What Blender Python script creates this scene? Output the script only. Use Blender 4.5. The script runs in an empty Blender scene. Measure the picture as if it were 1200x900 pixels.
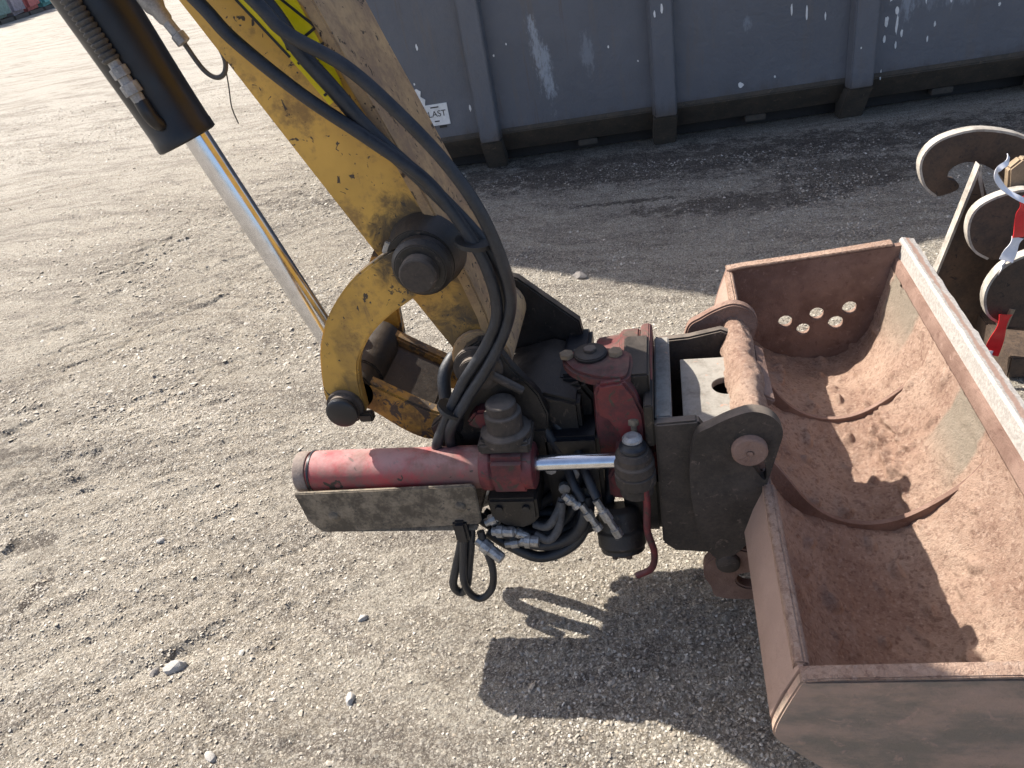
import bpy, bmesh, math, random
import numpy as np
from mathutils import Vector, Matrix, noise
from mathutils.geometry import tessellate_polygon
R = math.radians
random.seed(7)
sc = bpy.context.scene
col = sc.collection

# ------------------------------------------------------------------ camera
cam = bpy.data.objects.new('camera', bpy.data.cameras.new('camera'))
col.objects.link(cam)
pitch, az, roll = math.atan(584 / 901), R(14.5), math.atan(265 / 1365)
fw = Vector((-math.sin(az) * math.cos(pitch), math.cos(az) * math.cos(pitch), -math.sin(pitch)))
rt = Vector((math.cos(az), math.sin(az), 0)); up = rt.cross(fw)
cx = rt * math.cos(roll) - up * math.sin(roll)
cy = rt * math.sin(roll) + up * math.cos(roll)
mw = Matrix((cx, cy, -fw)).transposed().to_4x4()
mw.translation = Vector((0, 0, 1.5))
cam.matrix_world = mw
cam.data.sensor_width = 36; cam.data.lens = 901 / 1200 * 36
cam.data.clip_start = .02; cam.data.clip_end = 1500
sc.camera = cam

# ------------------------------------------------------------------ sky, sun, exposure
SUN = Vector((.86, -.40, -1.0))
world = bpy.data.worlds.new('World'); sc.world = world; world.use_nodes = True
wn = world.node_tree.nodes; bg = wn['Background']
sky = wn.new('ShaderNodeTexSky'); sky.sky_type = 'NISHITA'; sky.sun_disc = False
sky.sun_elevation = math.atan2(1, math.hypot(SUN.x, SUN.y))
sky.sun_rotation = math.atan2(-SUN.x, -SUN.y)
sky.air_density = .7; sky.dust_density = 2.5; sky.ozone_density = 1.0
world.node_tree.links.new(sky.outputs[0], bg.inputs[0])
bg.inputs[1].default_value = .13
sl = bpy.data.lights.new('sun', 'SUN'); sl.energy = 5.0; sl.angle = R(.5); sl.color = (1, .95, .87)
so = bpy.data.objects.new('sun', sl); col.objects.link(so)
so.rotation_euler = SUN.to_track_quat('-Z', 'Y').to_euler(); so.location = (-8, 3, 12)
vs = sc.view_settings
vs.view_transform = 'Standard'; vs.look = 'None'; vs.gamma = 1; vs.exposure = .95
vs.use_curve_mapping = False

# ------------------------------------------------------------------ materials
class N:
    """tiny node-graph writer"""
    def __init__(s, name):
        s.m = bpy.data.materials.new(name); s.m.use_nodes = True
        s.t = s.m.node_tree; s.b = s.t.nodes['Principled BSDF']
        s.co = s.t.nodes.new('ShaderNodeTexCoord').outputs['Object']
    def n(s, typ, **kw):
        o = s.t.nodes.new(typ)
        for k, v in kw.items():
            if k in o.inputs.keys() if isinstance(k, str) else False:
                s.put(o.inputs[k], v)
            else: setattr(o, k, v)
        return o
    def put(s, inp, v):
        if isinstance(v, bpy.types.NodeSocket): s.t.links.new(v, inp)
        elif v is not None: inp.default_value = v
    def noise(s, scale, detail=6, rough=.6, vec=None, dist=0):
        o = s.t.nodes.new('ShaderNodeTexNoise')
        s.put(o.inputs['Vector'], vec or s.co)
        o.inputs['Scale'].default_value = scale; o.inputs['Detail'].default_value = detail
        o.inputs['Roughness'].default_value = rough; o.inputs['Distortion'].default_value = dist
        return o.outputs['Fac']
    def voro(s, scale, vec=None, feature='F1', out='Distance', rnd=1):
        o = s.t.nodes.new('ShaderNodeTexVoronoi'); o.feature = feature
        s.put(o.inputs['Vector'], vec or s.co); o.inputs['Scale'].default_value = scale
        o.inputs['Randomness'].default_value = rnd
        return o.outputs[out]
    def mapv(s, scale=(1, 1, 1), rot=(0, 0, 0), loc=(0, 0, 0), vec=None):
        o = s.t.nodes.new('ShaderNodeMapping'); s.put(o.inputs['Vector'], vec or s.co)
        o.inputs['Scale'].default_value = scale; o.inputs['Rotation'].default_value = rot; o.inputs['Location'].default_value = loc
        return o.outputs[0]
    def ramp(s, f, a, b, lo=0., hi=1.):
        o = s.t.nodes.new('ShaderNodeMapRange'); o.interpolation_type = 'SMOOTHSTEP'
        s.put(o.inputs[0], f); s.put(o.inputs[1], a); s.put(o.inputs[2], b); s.put(o.inputs[3], lo); s.put(o.inputs[4], hi)
        return o.outputs[0]
    def math(s, op, a, b=None, c=None):
        o = s.t.nodes.new('ShaderNodeMath'); o.operation = op
        s.put(o.inputs[0], a)
        if b is not None: s.put(o.inputs[1], b)
        if c is not None: s.put(o.inputs[2], c)
        return o.outputs[0]
    def mix(s, f, a, b, mode='MIX'):
        o = s.t.nodes.new('ShaderNodeMix'); o.data_type = 'RGBA'; o.blend_type = mode
        s.put(o.inputs[0], f)
        for i, v in ((6, a), (7, b)):
            if isinstance(v, tuple) and len(v) == 3: v = (*v, 1)
            s.put(o.inputs[i], v)
        return o.outputs[2]
    def bump(s, h, strength=.5, dist=.01, nrm=None):
        o = s.t.nodes.new('ShaderNodeBump'); s.put(o.inputs['Height'], h)
        o.inputs['Strength'].default_value = strength; o.inputs['Distance'].default_value = dist
        if nrm: s.put(o.inputs['Normal'], nrm)
        return o.outputs[0]
    def sep(s, v=None):
        o = s.t.nodes.new('ShaderNodeSeparateXYZ'); s.put(o.inputs[0], v or s.co); return o.outputs
    def normal(s):
        return s.t.nodes.new('ShaderNodeNewGeometry').outputs['Normal']
    def out(s, colr, rough=.6, metal=0., nrm=None, spec=None):
        if isinstance(colr, tuple): colr = (*colr, 1) if len(colr) == 3 else colr
        s.put(s.b.inputs['Base Color'], colr); s.put(s.b.inputs['Roughness'], rough)
        s.put(s.b.inputs['Metallic'], metal)
        if nrm: s.put(s.b.inputs['Normal'], nrm)
        if spec is not None: s.put(s.b.inputs['Specular IOR Level'], spec)
        return s.m

def painted(name, base, dirt=(.17, .12, .08), chip=(.05, .035, .025), amt=.5, chips=.62, rough=.5, sc=1., dust=(.38, .31, .23), dustamt=.5, bump=.3, grease=None):
    """worn paint: blotches of dirt, dark chips, pale dust lying on faces that look upwards"""
    g = N(name)
    big = g.noise(9 * sc, 8, .65); fine = g.noise(60 * sc, 6, .7); mid = g.noise(24 * sc, 8, .7, dist=.6)
    tone = g.mix(g.ramp(g.noise(5 * sc, 4), .3, .7), tuple(c * .8 for c in base), tuple(min(1, c * 1.12) for c in base))
    d = g.ramp(g.math('ADD', g.math('MULTIPLY', big, .65), g.math('MULTIPLY', fine, .35)), .62 - .25 * amt, .70 - .10 * amt)
    c = g.mix(g.math('MULTIPLY', d, .85), tone, dirt)
    ch = g.ramp(mid, chips, chips + .035)
    c = g.mix(ch, c, chip)
    c = g.mix(g.ramp(g.noise(48 * sc, 3, .5, dist=1.2), .665, .69), c, chip)
    c = g.mix(g.math('MULTIPLY', g.ramp(g.noise(16 * sc, 6, .7, g.mapv((2.5, 1, .5), (0, R(35), 0))), .60, .68), .5), c, dirt)
    up_ = g.ramp(g.sep(g.normal())[2], .25, .95)
    du = g.math('MULTIPLY', g.math('MULTIPLY', up_, g.ramp(g.noise(14 * sc, 6, .7), .3, .65)), dustamt)
    c = g.mix(du, c, dust)
    if grease:
        sx = g.sep()
        for (x, z, rx, rz, k) in grease:
            dx = g.math('DIVIDE', g.math('SUBTRACT', sx[0], x), rx); dz = g.math('DIVIDE', g.math('SUBTRACT', sx[2], z), rz)
            q = g.math('ADD', g.math('ADD', g.math('MULTIPLY', dx, dx), g.math('MULTIPLY', dz, dz)), g.math('MULTIPLY', g.math('SUBTRACT', mid, .5), 3.2))
            c = g.mix(g.math('MULTIPLY', g.ramp(q, 1.25, .2), k), c, (.035, .026, .018))
    r = g.math('ADD', g.math('MULTIPLY', g.math('MAXIMUM', d, du), .35), rough)
    return g.out(c, r, 0, g.bump(g.math('ADD', g.math('MULTIPLY', fine, .6), g.math('MULTIPLY', mid, .7)), bump, .004))

def grimy(name, a, b, rough=.65, metal=0., sc=1., streak=False, bump=.4, thr=(.35, .65), spot=None, dust=None):
    g = N(name)
    v = g.mapv((1, 1, .25)) if streak else None
    n1 = g.noise(12 * sc, 8, .7, v); n2 = g.noise(90 * sc, 5, .7)
    c = g.mix(g.ramp(g.math('ADD', g.math('MULTIPLY', n1, .7), g.math('MULTIPLY', n2, .3)), *thr), a, b)
    if spot: c = g.mix(g.ramp(g.noise(30 * sc, 6, .7, dist=.8), .6, .66), c, spot)
    if dust: c = g.mix(g.math('MULTIPLY', g.ramp(g.sep(g.normal())[2], .55, .98), g.ramp(n1, .3, .6, .35, .85)), c, dust)  # paler upward faces: dust, plus lit top edges put into the colour
    return g.out(c, g.ramp(n1, .2, .8, rough - .12, min(1, rough + .18)), metal, g.bump(g.math('ADD', n1, g.math('MULTIPLY', n2, .5)), bump, .004))

def plain(name, c, rough=.5, metal=0.):
    g = N(name); n = g.noise(40, 4)
    return g.out(g.mix(g.ramp(n, .3, .7), tuple(x * .85 for x in c), c), g.ramp(n, .2, .8, max(.02, rough - .08), rough + .08), metal)

M = {}
M['yellow'] = painted('yellow_paint', (.56, .32, .058), amt=.5, chips=.63, rough=.42, dirt=(.22, .13, .05), dust=(.42, .33, .22), dustamt=.85, grease=((-.02, .365, .11, .11, .9), (-.01, .13, .09, .10, .85), (.045, .25, .05, .09, .6), (-.09, .39, .05, .04, .7), (-.23, .07, .05, .05, .6), (-.215, .17, .035, .06, .35)))
M['yellow_dirty'] = painted('dusty_yellow_paint', (.44, .29, .14), amt=.9, chips=.60, rough=.7, dirt=(.22, .15, .10), dust=(.36, .27, .2), dustamt=.9)
M['yellow_link'] = painted('oily_yellow_paint', (.42, .22, .03), amt=.95, chips=.54, rough=.5, dirt=(.05, .035, .025), dustamt=.2)
M['red'] = painted('red_paint', (.40, .032, .040), amt=1.15, chips=.66, rough=.55, sc=.75, dirt=(.15, .11, .085), dust=(.46, .29, .27), dustamt=.7)
M['red_grime'] = painted('grimy_dark_red_paint', (.16, .022, .022), amt=.85, chips=.56, rough=.6, dirt=(.05, .035, .03), dust=(.2, .13, .1), dustamt=.45)
M['red_dark'] = painted('oily_red_paint', (.17, .016, .02), amt=.95, chips=.58, rough=.5, dirt=(.06, .03, .03), dust=(.3, .2, .17), dustamt=.35)
M['grime'] = grimy('oily_grime', (.007, .006, .0055), (.026, .021, .017), .5, sc=1.6, spot=(.07, .052, .04), dust=(.055, .043, .033))
M['grime_brown'] = grimy('dusty_steel_grime', (.020, .016, .013), (.065, .050, .039), .72, sc=1.5, spot=(.11, .082, .064), dust=(.17, .135, .105))
M['blackpaint'] = grimy('black_cylinder_paint', (.007, .008, .011), (.016, .016, .019), .38, sc=1., bump=.1, thr=(.4, .8), spot=None)
M['cap'] = grimy('dusty_end_cap', (.16, .12, .10), (.30, .24, .20), .75, sc=2.)
M['rubber'] = grimy('dusty_hose_rubber', (.008, .0095, .013), (.026, .028, .033), .46, sc=2., bump=.25)
M['rubber_grey'] = grimy('scuffed_hose_rubber', (.03, .03, .032), (.10, .095, .09), .6, sc=3.)
M['chrome'] = plain('chrome_rod', (.70, .715, .75), .2, 1.)
M['steel'] = grimy('zinc_fitting', (.20, .195, .185), (.50, .49, .47), .4, .75, 5., spot=(.05, .045, .04))
M['greyfit'] = grimy('grey_grease_fitting', (.20, .20, .20), (.42, .41, .40), .5, .3, 3.)
M['guard'] = grimy('scratched_guard_plate', (.07, .056, .04), (.235, .19, .135), .75, sc=1.8, thr=(.4, .62), spot=(.05, .045, .04))
M['white'] = grimy('white_print', (.62, .62, .6), (.8, .8, .78), .6, sc=2., bump=.05)
M['black'] = plain('black_print', (.02, .02, .02), .5)
M['bare_steel'] = grimy('scraped_bare_steel', (.15, .128, .10), (.30, .275, .235), .65, sc=1.4, thr=(.3, .6), spot=(.36, .23, .17))
M['sticker'] = grimy('yellow_sticker', (.72, .56, .0), (.80, .66, .01), .4, sc=2., bump=.05)
M['tape_red'] = plain('red_tape', (.72, .015, .02), .35)
M['tape_white'] = plain('white_tape', (.82, .82, .85), .35)

def bucket_mat(name='clay_coated_steel', k=1.):
    g = N(name)
    n1 = g.noise(7, 8, .65); n2 = g.noise(45, 8, .72, dist=.4); n3 = g.noise(220, 4, .7)
    c = g.mix(g.ramp(n1, .35, .65), (.18, .11, .084), (.285, .187, .145))
    c = g.mix(g.math('MULTIPLY', g.ramp(n2, .55, .68), .55), c, (.12, .065, .05))
    c = g.mix(g.math('MULTIPLY', g.ramp(n2, .30, .42, 1, 0), .6), c, (.38, .265, .21))
    if k != 1: c = g.mix(k, c, (.42, .30, .24))
    return g.out(c, .9, 0, g.bump(g.math('ADD', g.math('ADD', n2, g.math('MULTIPLY', n1, 1.5)), g.math('MULTIPLY', n3, .5)), .8, .006), .2)
M['clay_steel'] = bucket_mat(); M['clay_lit'] = bucket_mat('sunlit_clay_steel', .6)  # second copy is paler: sunlit tone of the outer back, put into colour
def bucket_side():
    g = N('dirty_bucket_side')
    v = g.mapv((1, 1, 2.2), (0, R(30), 0))
    n1 = g.noise(6, 8, .65, v); n2 = g.noise(34, 8, .7, dist=.5); n3 = g.noise(160, 4, .7)
    c = g.mix(g.ramp(n1, .38, .62), (.22, .18, .14), (.38, .265, .20))
    c = g.mix(g.math('MULTIPLY', g.ramp(n2, .56, .68), .7), c, (.45, .29, .225))
    return g.out(c, .85, 0, g.bump(g.math('ADD', g.math('ADD', n2, g.math('MULTIPLY', n3, .5)), g.math('MULTIPLY', g.noise(9, 3), 2.5)), .8, .006), .25)
M['bucket_side'] = bucket_side()
def edge_mat():
    g = N('worn_cutting_edge')
    n2 = g.noise(18, 8, .72, g.mapv((1, .6, 1)), dist=.5); n3 = g.noise(120, 5, .7)
    band = g.math('ABSOLUTE', g.math('SUBTRACT', g.sep()[0], .243))
    f = g.math('ADD', g.math('MULTIPLY', band, 38.), n2)
    c = g.mix(g.ramp(f, .78, .62), g.mix(g.ramp(n3, .35, .65), (.29, .265, .235), (.41, .38, .345)), (.29, .19, .145))
    return g.out(c, .75, 0, g.bump(g.math('ADD', n2, n3), .5, .005))
M['edge'] = edge_mat()
def soil_mat():
    g = N('dry_red_clay')
    n1 = g.noise(5, 6, .6); n2 = g.noise(38, 8, .72); n3 = g.noise(260, 4, .75)
    c = g.mix(g.ramp(n1, .35, .68), (.385, .248, .182), (.545, .385, .29))
    c = g.mix(g.math('MULTIPLY', g.ramp(n2, .54, .66), .6), c, (.215, .125, .092))
    c = g.mix(g.math('MULTIPLY', g.ramp(n3, .55, .7), .35), c, (.54, .37, .28))
    n4 = g.noise(420, 3, .8); gv = g.voro(170, out='Color')
    gs = g.t.nodes.new('ShaderNodeSeparateColor'); g.put(gs.inputs[0], gv)
    c = g.mix(g.ramp(gs.outputs[0], .35, 1, 0, .5), c, g.mix(g.ramp(gs.outputs[1], .35, .65), (.21, .122, .09), (.56, .41, .32)))
    c = g.mix(g.math('MULTIPLY', g.ramp(n4, .55, .68), .5), c, (.20, .115, .085))
    # bare scraped steel below the cutting edge
    sx = g.sep()
    def patch(cy_, wy, x0):
        dy = g.math('DIVIDE', g.math('SUBTRACT', sx[1], cy_), wy)
        f = g.math('ADD', g.math('MULTIPLY', g.math('MULTIPLY', dy, dy), -1), 1.0)
        xx = g.ramp(sx[0], x0, x0 + .05)
        return g.math('MULTIPLY', g.ramp(g.math('ADD', f, g.math('MULTIPLY', n1, .9)), .55, .85), xx)
    p = g.math('MAXIMUM', patch(1.42, .09, .535), patch(1.93, .13, .55))
    c = g.mix(g.math('MULTIPLY', p, .75), c, (.30, .27, .21))
    hh = g.math('ADD', g.math('ADD', n2, g.math('MULTIPLY', n3, 1.1)), g.math('ADD', g.math('MULTIPLY', gs.outputs[2], .45), g.math('MULTIPLY', n4, .5)))
    return g.out(c, .95, 0, g.bump(hh, .9, .008), .12)
M['soil'] = soil_mat()

def ground_mat(loose=False):
    g = N('loose_grit' if loose else 'compacted_gravel')
    P = g.co
    # tyre-smeared streaks follow the directions of traffic
    w = g.t.nodes.new('ShaderNodeTexNoise'); g.put(w.inputs['Vector'], P); w.inputs['Scale'].default_value = .45; w.inputs['Detail'].default_value = 3
    wv = g.t.nodes.new('ShaderNodeVectorMath'); wv.operation = 'SCALE'; g.put(wv.inputs[0], w.outputs['Color']); wv.inputs['Scale'].default_value = 1.4
    ad = g.t.nodes.new('ShaderNodeVectorMath'); ad.operation = 'ADD'; g.put(ad.inputs[0], P); g.put(ad.inputs[1], wv.outputs[0])
    W = ad.outputs[0]
    s1 = g.noise(1.5, 10, .70, g.mapv((.45, 2.0, 1), (0, 0, R(-33)), vec=W))
    s2 = g.noise(5.0, 10, .72, g.mapv((.40, 1.9, 1), (0, 0, R(-46)), (3, 1, 0), vec=W))
    s3 = g.noise(15., 8, .75, g.mapv((.45, 1.7, 1), (0, 0, R(-40)), (1, 7, 0), vec=W))
    big = g.noise(.7, 6, .65, W); mid = g.noise(9, 8, .75)
    grit = g.noise(58, 7, .78); fine = g.noise(190, 5, .85)
    v1 = g.voro(75, out='Color'); vd = g.voro(75)
    v2 = g.voro(150, out='Color'); v3 = g.voro(330, out='Color')
    c = g.mix(g.ramp(s1, .38, .58), (.215, .185, .150), (.392, .345, .278))
    c = g.mix(g.math('MULTIPLY', g.ramp(big, .46, .64), .6), c, (.315, .265, .20))
    c = g.mix(g.math('MULTIPLY', g.ramp(s2, .50, .62), .75), c, (.50, .45, .37))
    c = g.mix(g.math('MULTIPLY', g.ramp(mid, .52, .68), .5), c, (.46, .41, .34))
    c = g.mix(g.math('MULTIPLY', g.ramp(s2, .48, .38), .85), c, (.14, .118, .10))
    c = g.mix(g.math('MULTIPLY', g.ramp(s3, .45, .36), .65), c, (.12, .10, .085))
    c = g.mix(g.math('MULTIPLY', g.ramp(s3, .55, .66), .55), c, (.56, .51, .42))
    # pale worn track to the back left
    sx = g.sep()
    c = g.mix(g.math('MULTIPLY', g.ramp(g.noise(26, 6, .8), .54, .64), .5), c, (.17, .145, .12))
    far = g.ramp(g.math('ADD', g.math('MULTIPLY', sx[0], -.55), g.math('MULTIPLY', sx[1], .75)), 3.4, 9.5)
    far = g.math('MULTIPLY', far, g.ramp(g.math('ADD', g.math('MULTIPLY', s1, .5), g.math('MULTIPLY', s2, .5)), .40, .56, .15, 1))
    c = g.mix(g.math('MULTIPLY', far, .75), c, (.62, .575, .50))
    # single stones of different tint pressed into the surface
    def chan(col_, k):
        o = g.t.nodes.new('ShaderNodeSeparateColor'); g.put(o.inputs[0], col_); return o.outputs[k]
    stone = g.math('MULTIPLY', g.ramp(chan(v1, 0), .66, .72), g.ramp(vd, .55, .40))
    c = g.mix(g.math('MULTIPLY', stone, .6), c, (.55, .505, .43))
    darks = g.math('MULTIPLY', g.ramp(chan(v1, 1), .84, .88), g.ramp(vd, .5, .35))
    c = g.mix(g.math('MULTIPLY', darks, .7), c, (.11, .095, .085))
    c = g.mix(g.ramp(chan(v2, 0), .2, 1, .0, .45), c, g.mix(g.ramp(chan(v2, 1), .3, .7), (.17, .14, .11), (.60, .54, .44)))
    c = g.mix(g.ramp(chan(v3, 0), .1, 1, .0, .6), c, g.mix(g.ramp(chan(v3, 1), .3, .7), (.13, .11, .09), (.68, .62, .52)))
    c = g.mix(g.math('MULTIPLY', g.ramp(grit, .57, .69), .55), c, (.13, .105, .085))
    c = g.mix(g.math('MULTIPLY', g.ramp(fine, .57, .70), .55), c, (.72, .66, .56))
    if loose:
        rn = g.t.nodes.new('ShaderNodeNewGeometry').outputs['Random Per Island']
        rr = g.t.nodes.new('ShaderNodeValToRGB'); g.put(rr.inputs[0], rn); cr_ = rr.color_ramp; cr_.interpolation = 'CONSTANT'
        for k, (p_, cc) in enumerate(((0, (.15, .132, .115)), (.10, (.27, .245, .212)), (.30, (.37, .33, .27)), (.52, (.43, .39, .325)), (.72, (.34, .285, .215)), (.84, (.54, .505, .44)), (.955, (.66, .63, .57)))):
            e_ = cr_.elements[k] if k < 2 else cr_.elements.new(p_)
            e_.position = p_; e_.color = (*cc, 1)
        c = g.mix(.62, c, rr.outputs[0])
        return g.out(c, .95, 0, g.bump(fine, .4, .003), .15)
    # oily dark soil trodden in front of the container
    def blot(x, y, rx, ry, k):
        dx = g.math('DIVIDE', g.math('SUBTRACT', sx[0], x), rx); dy = g.math('DIVIDE', g.math('SUBTRACT', sx[1], y), ry)
        q = g.math('ADD', g.math('MULTIPLY', dx, dx), g.math('MULTIPLY', dy, dy))
        q = g.math('ADD', q, g.math('MULTIPLY', g.math('SUBTRACT', mid, .5), 6.))
        q = g.math('ADD', q, g.math('MULTIPLY', g.math('SUBTRACT', grit, .5), 5.))
        return g.math('MULTIPLY', g.ramp(q, 1.2, .2), k)
    b = blot(.35, 3.75, .55, .14, .7)
    for a in ((.9, 4.0, .45, .25, .7), (-.1, 4.45, 2.6, .30, .72), (-1.87, 1.28, .035, .10, .9), (-1.95, 1.05, .10, .16, .5), (-2.5, 1.95, .22, .04, .6), (-.2, 3.9, .30, .03, .75), (-2.05, 1.50, .10, .05, .6)):
        b = g.math('MAXIMUM', b, blot(*a))
    c = g.mix(b, c, (.06, .048, .042))
    h = g.math('ADD', g.math('MULTIPLY', grit, 1.3), g.math('MULTIPLY', fine, 1.1))
    h = g.math('ADD', h, g.math('MULTIPLY', g.ramp(vd, .1, .6, 1, 0), .4))
    h = g.math('ADD', h, g.math('MULTIPLY', chan(v2, 2), .42))
    h = g.math('ADD', h, g.math('MULTIPLY', chan(v3, 2), .22))
    h = g.math('ADD', h, g.math('MULTIPLY', s3, g.ramp(g.math('ADD', g.math('MULTIPLY', sx[0], -.55), g.math('MULTIPLY', sx[1], .75)), 2.6, 4.2, 1.3, .25)))
    return g.out(c, .95, 0, g.bump(h, .9, .012), .15)
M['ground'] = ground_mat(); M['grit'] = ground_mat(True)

def container_mat(name, a, b, dirtband=True):
    g = N(name)
    n1 = g.noise(1.6, 6, .6); n2 = g.noise(14, 8, .7); n3 = g.noise(5, 8, .7, g.mapv((2.2, 1, .25)))
    c = g.mix(g.ramp(n1, .3, .7), a, b)
    c = g.mix(g.math('MULTIPLY', g.ramp(n3, .54, .70), .45), c, (.145, .122, .102))
    c = g.mix(g.math('MULTIPLY', g.ramp(g.noise(7, 8, .75, g.mapv((3, 1, .12), loc=(2, 0, 5))), .60, .68), .5), c, (.11, .075, .055))
    # scratched pale smear
    sx = g.sep()
    def smear(x, z, rx, rz, k, slant=0.):
        xx = g.math('SUBTRACT', g.math('SUBTRACT', sx[0], x), g.math('MULTIPLY', g.math('SUBTRACT', sx[2], z), slant))
        dx = g.math('DIVIDE', xx, rx); dz = g.math('DIVIDE', g.math('SUBTRACT', sx[2], z), rz)
        q = g.math('ADD', g.math('MULTIPLY', dx, dx), g.math('MULTIPLY', dz, dz))
        q = g.math('ADD', q, g.math('MULTIPLY', g.math('SUBTRACT', g.noise(22, 8, .75, g.mapv((1.6, 1, .5))), .5), 7.))
        return g.math('MULTIPLY', g.ramp(q, 1.0, -.3), k)
    s_ = smear(-.66, .60, .055, .26, .55, -.1)
    for a_ in ((-.40, .63, .04, .14, .22, 0), (1.32, .66, .05, .22, .4, 0), (.48, .62, .03, .05, .25, 0), (1.6, .62, .3, .08, .22, 0)):
        s_ = g.math('MAXIMUM', s_, smear(*a_))
    c = g.mix(s_, c, (.42, .47, .52))
    low = g.math('MULTIPLY', g.ramp(g.math('ADD', sx[2], g.math('MULTIPLY', g.math('SUBTRACT', n3, .5), .25)), .30, .18), .75)
    c = g.mix(low, c, (.075, .06, .047))
    return g.out(c, g.ramp(n2, .2, .8, .42, .65), 0, g.bump(g.math('ADD', g.math('MULTIPLY', n1, 5.), n2), .5, .012))
M['container'] = container_mat('grey_container_paint', (.104, .111, .126), (.126, .133, .149))
M['container_low'] = grimy('muddy_container_skirt', (.05, .045, .038), (.10, .082, .063), .8, sc=1., spot=(.135, .105, .075))
M['container_dark'] = grimy('dark_container_rail', (.012, .012, .013), (.03, .027, .025), .7, sc=.8)
M['rust_plate'] = grimy('rusty_brown_plate', (.04, .027, .02), (.10, .065, .042), .7, sc=1.4, spot=(.03, .023, .02), bump=.5)
M['lit_edge'] = grimy('sunlit_plate_edge', (.25, .22, .185), (.47, .43, .37), .6, sc=2.)  # pale tone carries the sunlit look of the plate edges
M['wood'] = grimy('weathered_wood', (.20, .145, .09), (.32, .235, .15), .8, sc=2., streak=True)
M['stone'] = grimy('pale_stone', (.30, .275, .24), (.60, .57, .52), .9, sc=6., bump=.5)
M['stone_dark'] = grimy('grey_stone', (.17, .155, .14), (.36, .32, .28), .9, sc=6., bump=.5)
for k, c in dict(bale_green=(.16, .25, .23), bale_grey=(.24, .22, .25), bale_red=(.40, .12, .11), bale_teal=(.10, .30, .30), pallet=(.09, .075, .06)).items():
    M[k] = grimy(k.replace('bale', 'far') + '_stuff', tuple(x * .6 for x in c), tuple(min(1, x * 1.3) for x in c), .8, sc=.5)

# ------------------------------------------------------------------ mesh helpers
def cr(pts, n=6, closed=False):
    """Catmull-Rom through points (2-D or 3-D)"""
    P = [Vector(p) for p in pts]; L = len(P); out = []
    for i in range(L if closed else L - 1):
        if closed: a, b, c, d = P[(i - 1) % L], P[i], P[(i + 1) % L], P[(i + 2) % L]
        else: a, b, c, d = P[max(i - 1, 0)], P[i], P[i + 1], P[min(i + 2, L - 1)]
        for k in range(n):
            t = k / n
            out.append(.5 * ((2 * b) + (c - a) * t + (2 * a - 5 * b + 4 * c - d) * t * t + (3 * b - a - 3 * c + d) * t ** 3))
    if not closed: out.append(P[-1])
    return out
def circ(x, z, r, n=20, a0=0, a1=360):
    full = abs(a1 - a0) >= 360
    m = n if full else n + 1
    return [(x + r * math.cos(R(a0 + (a1 - a0) * i / n)), z + r * math.sin(R(a0 + (a1 - a0) * i / n))) for i in range(m)]
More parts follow.
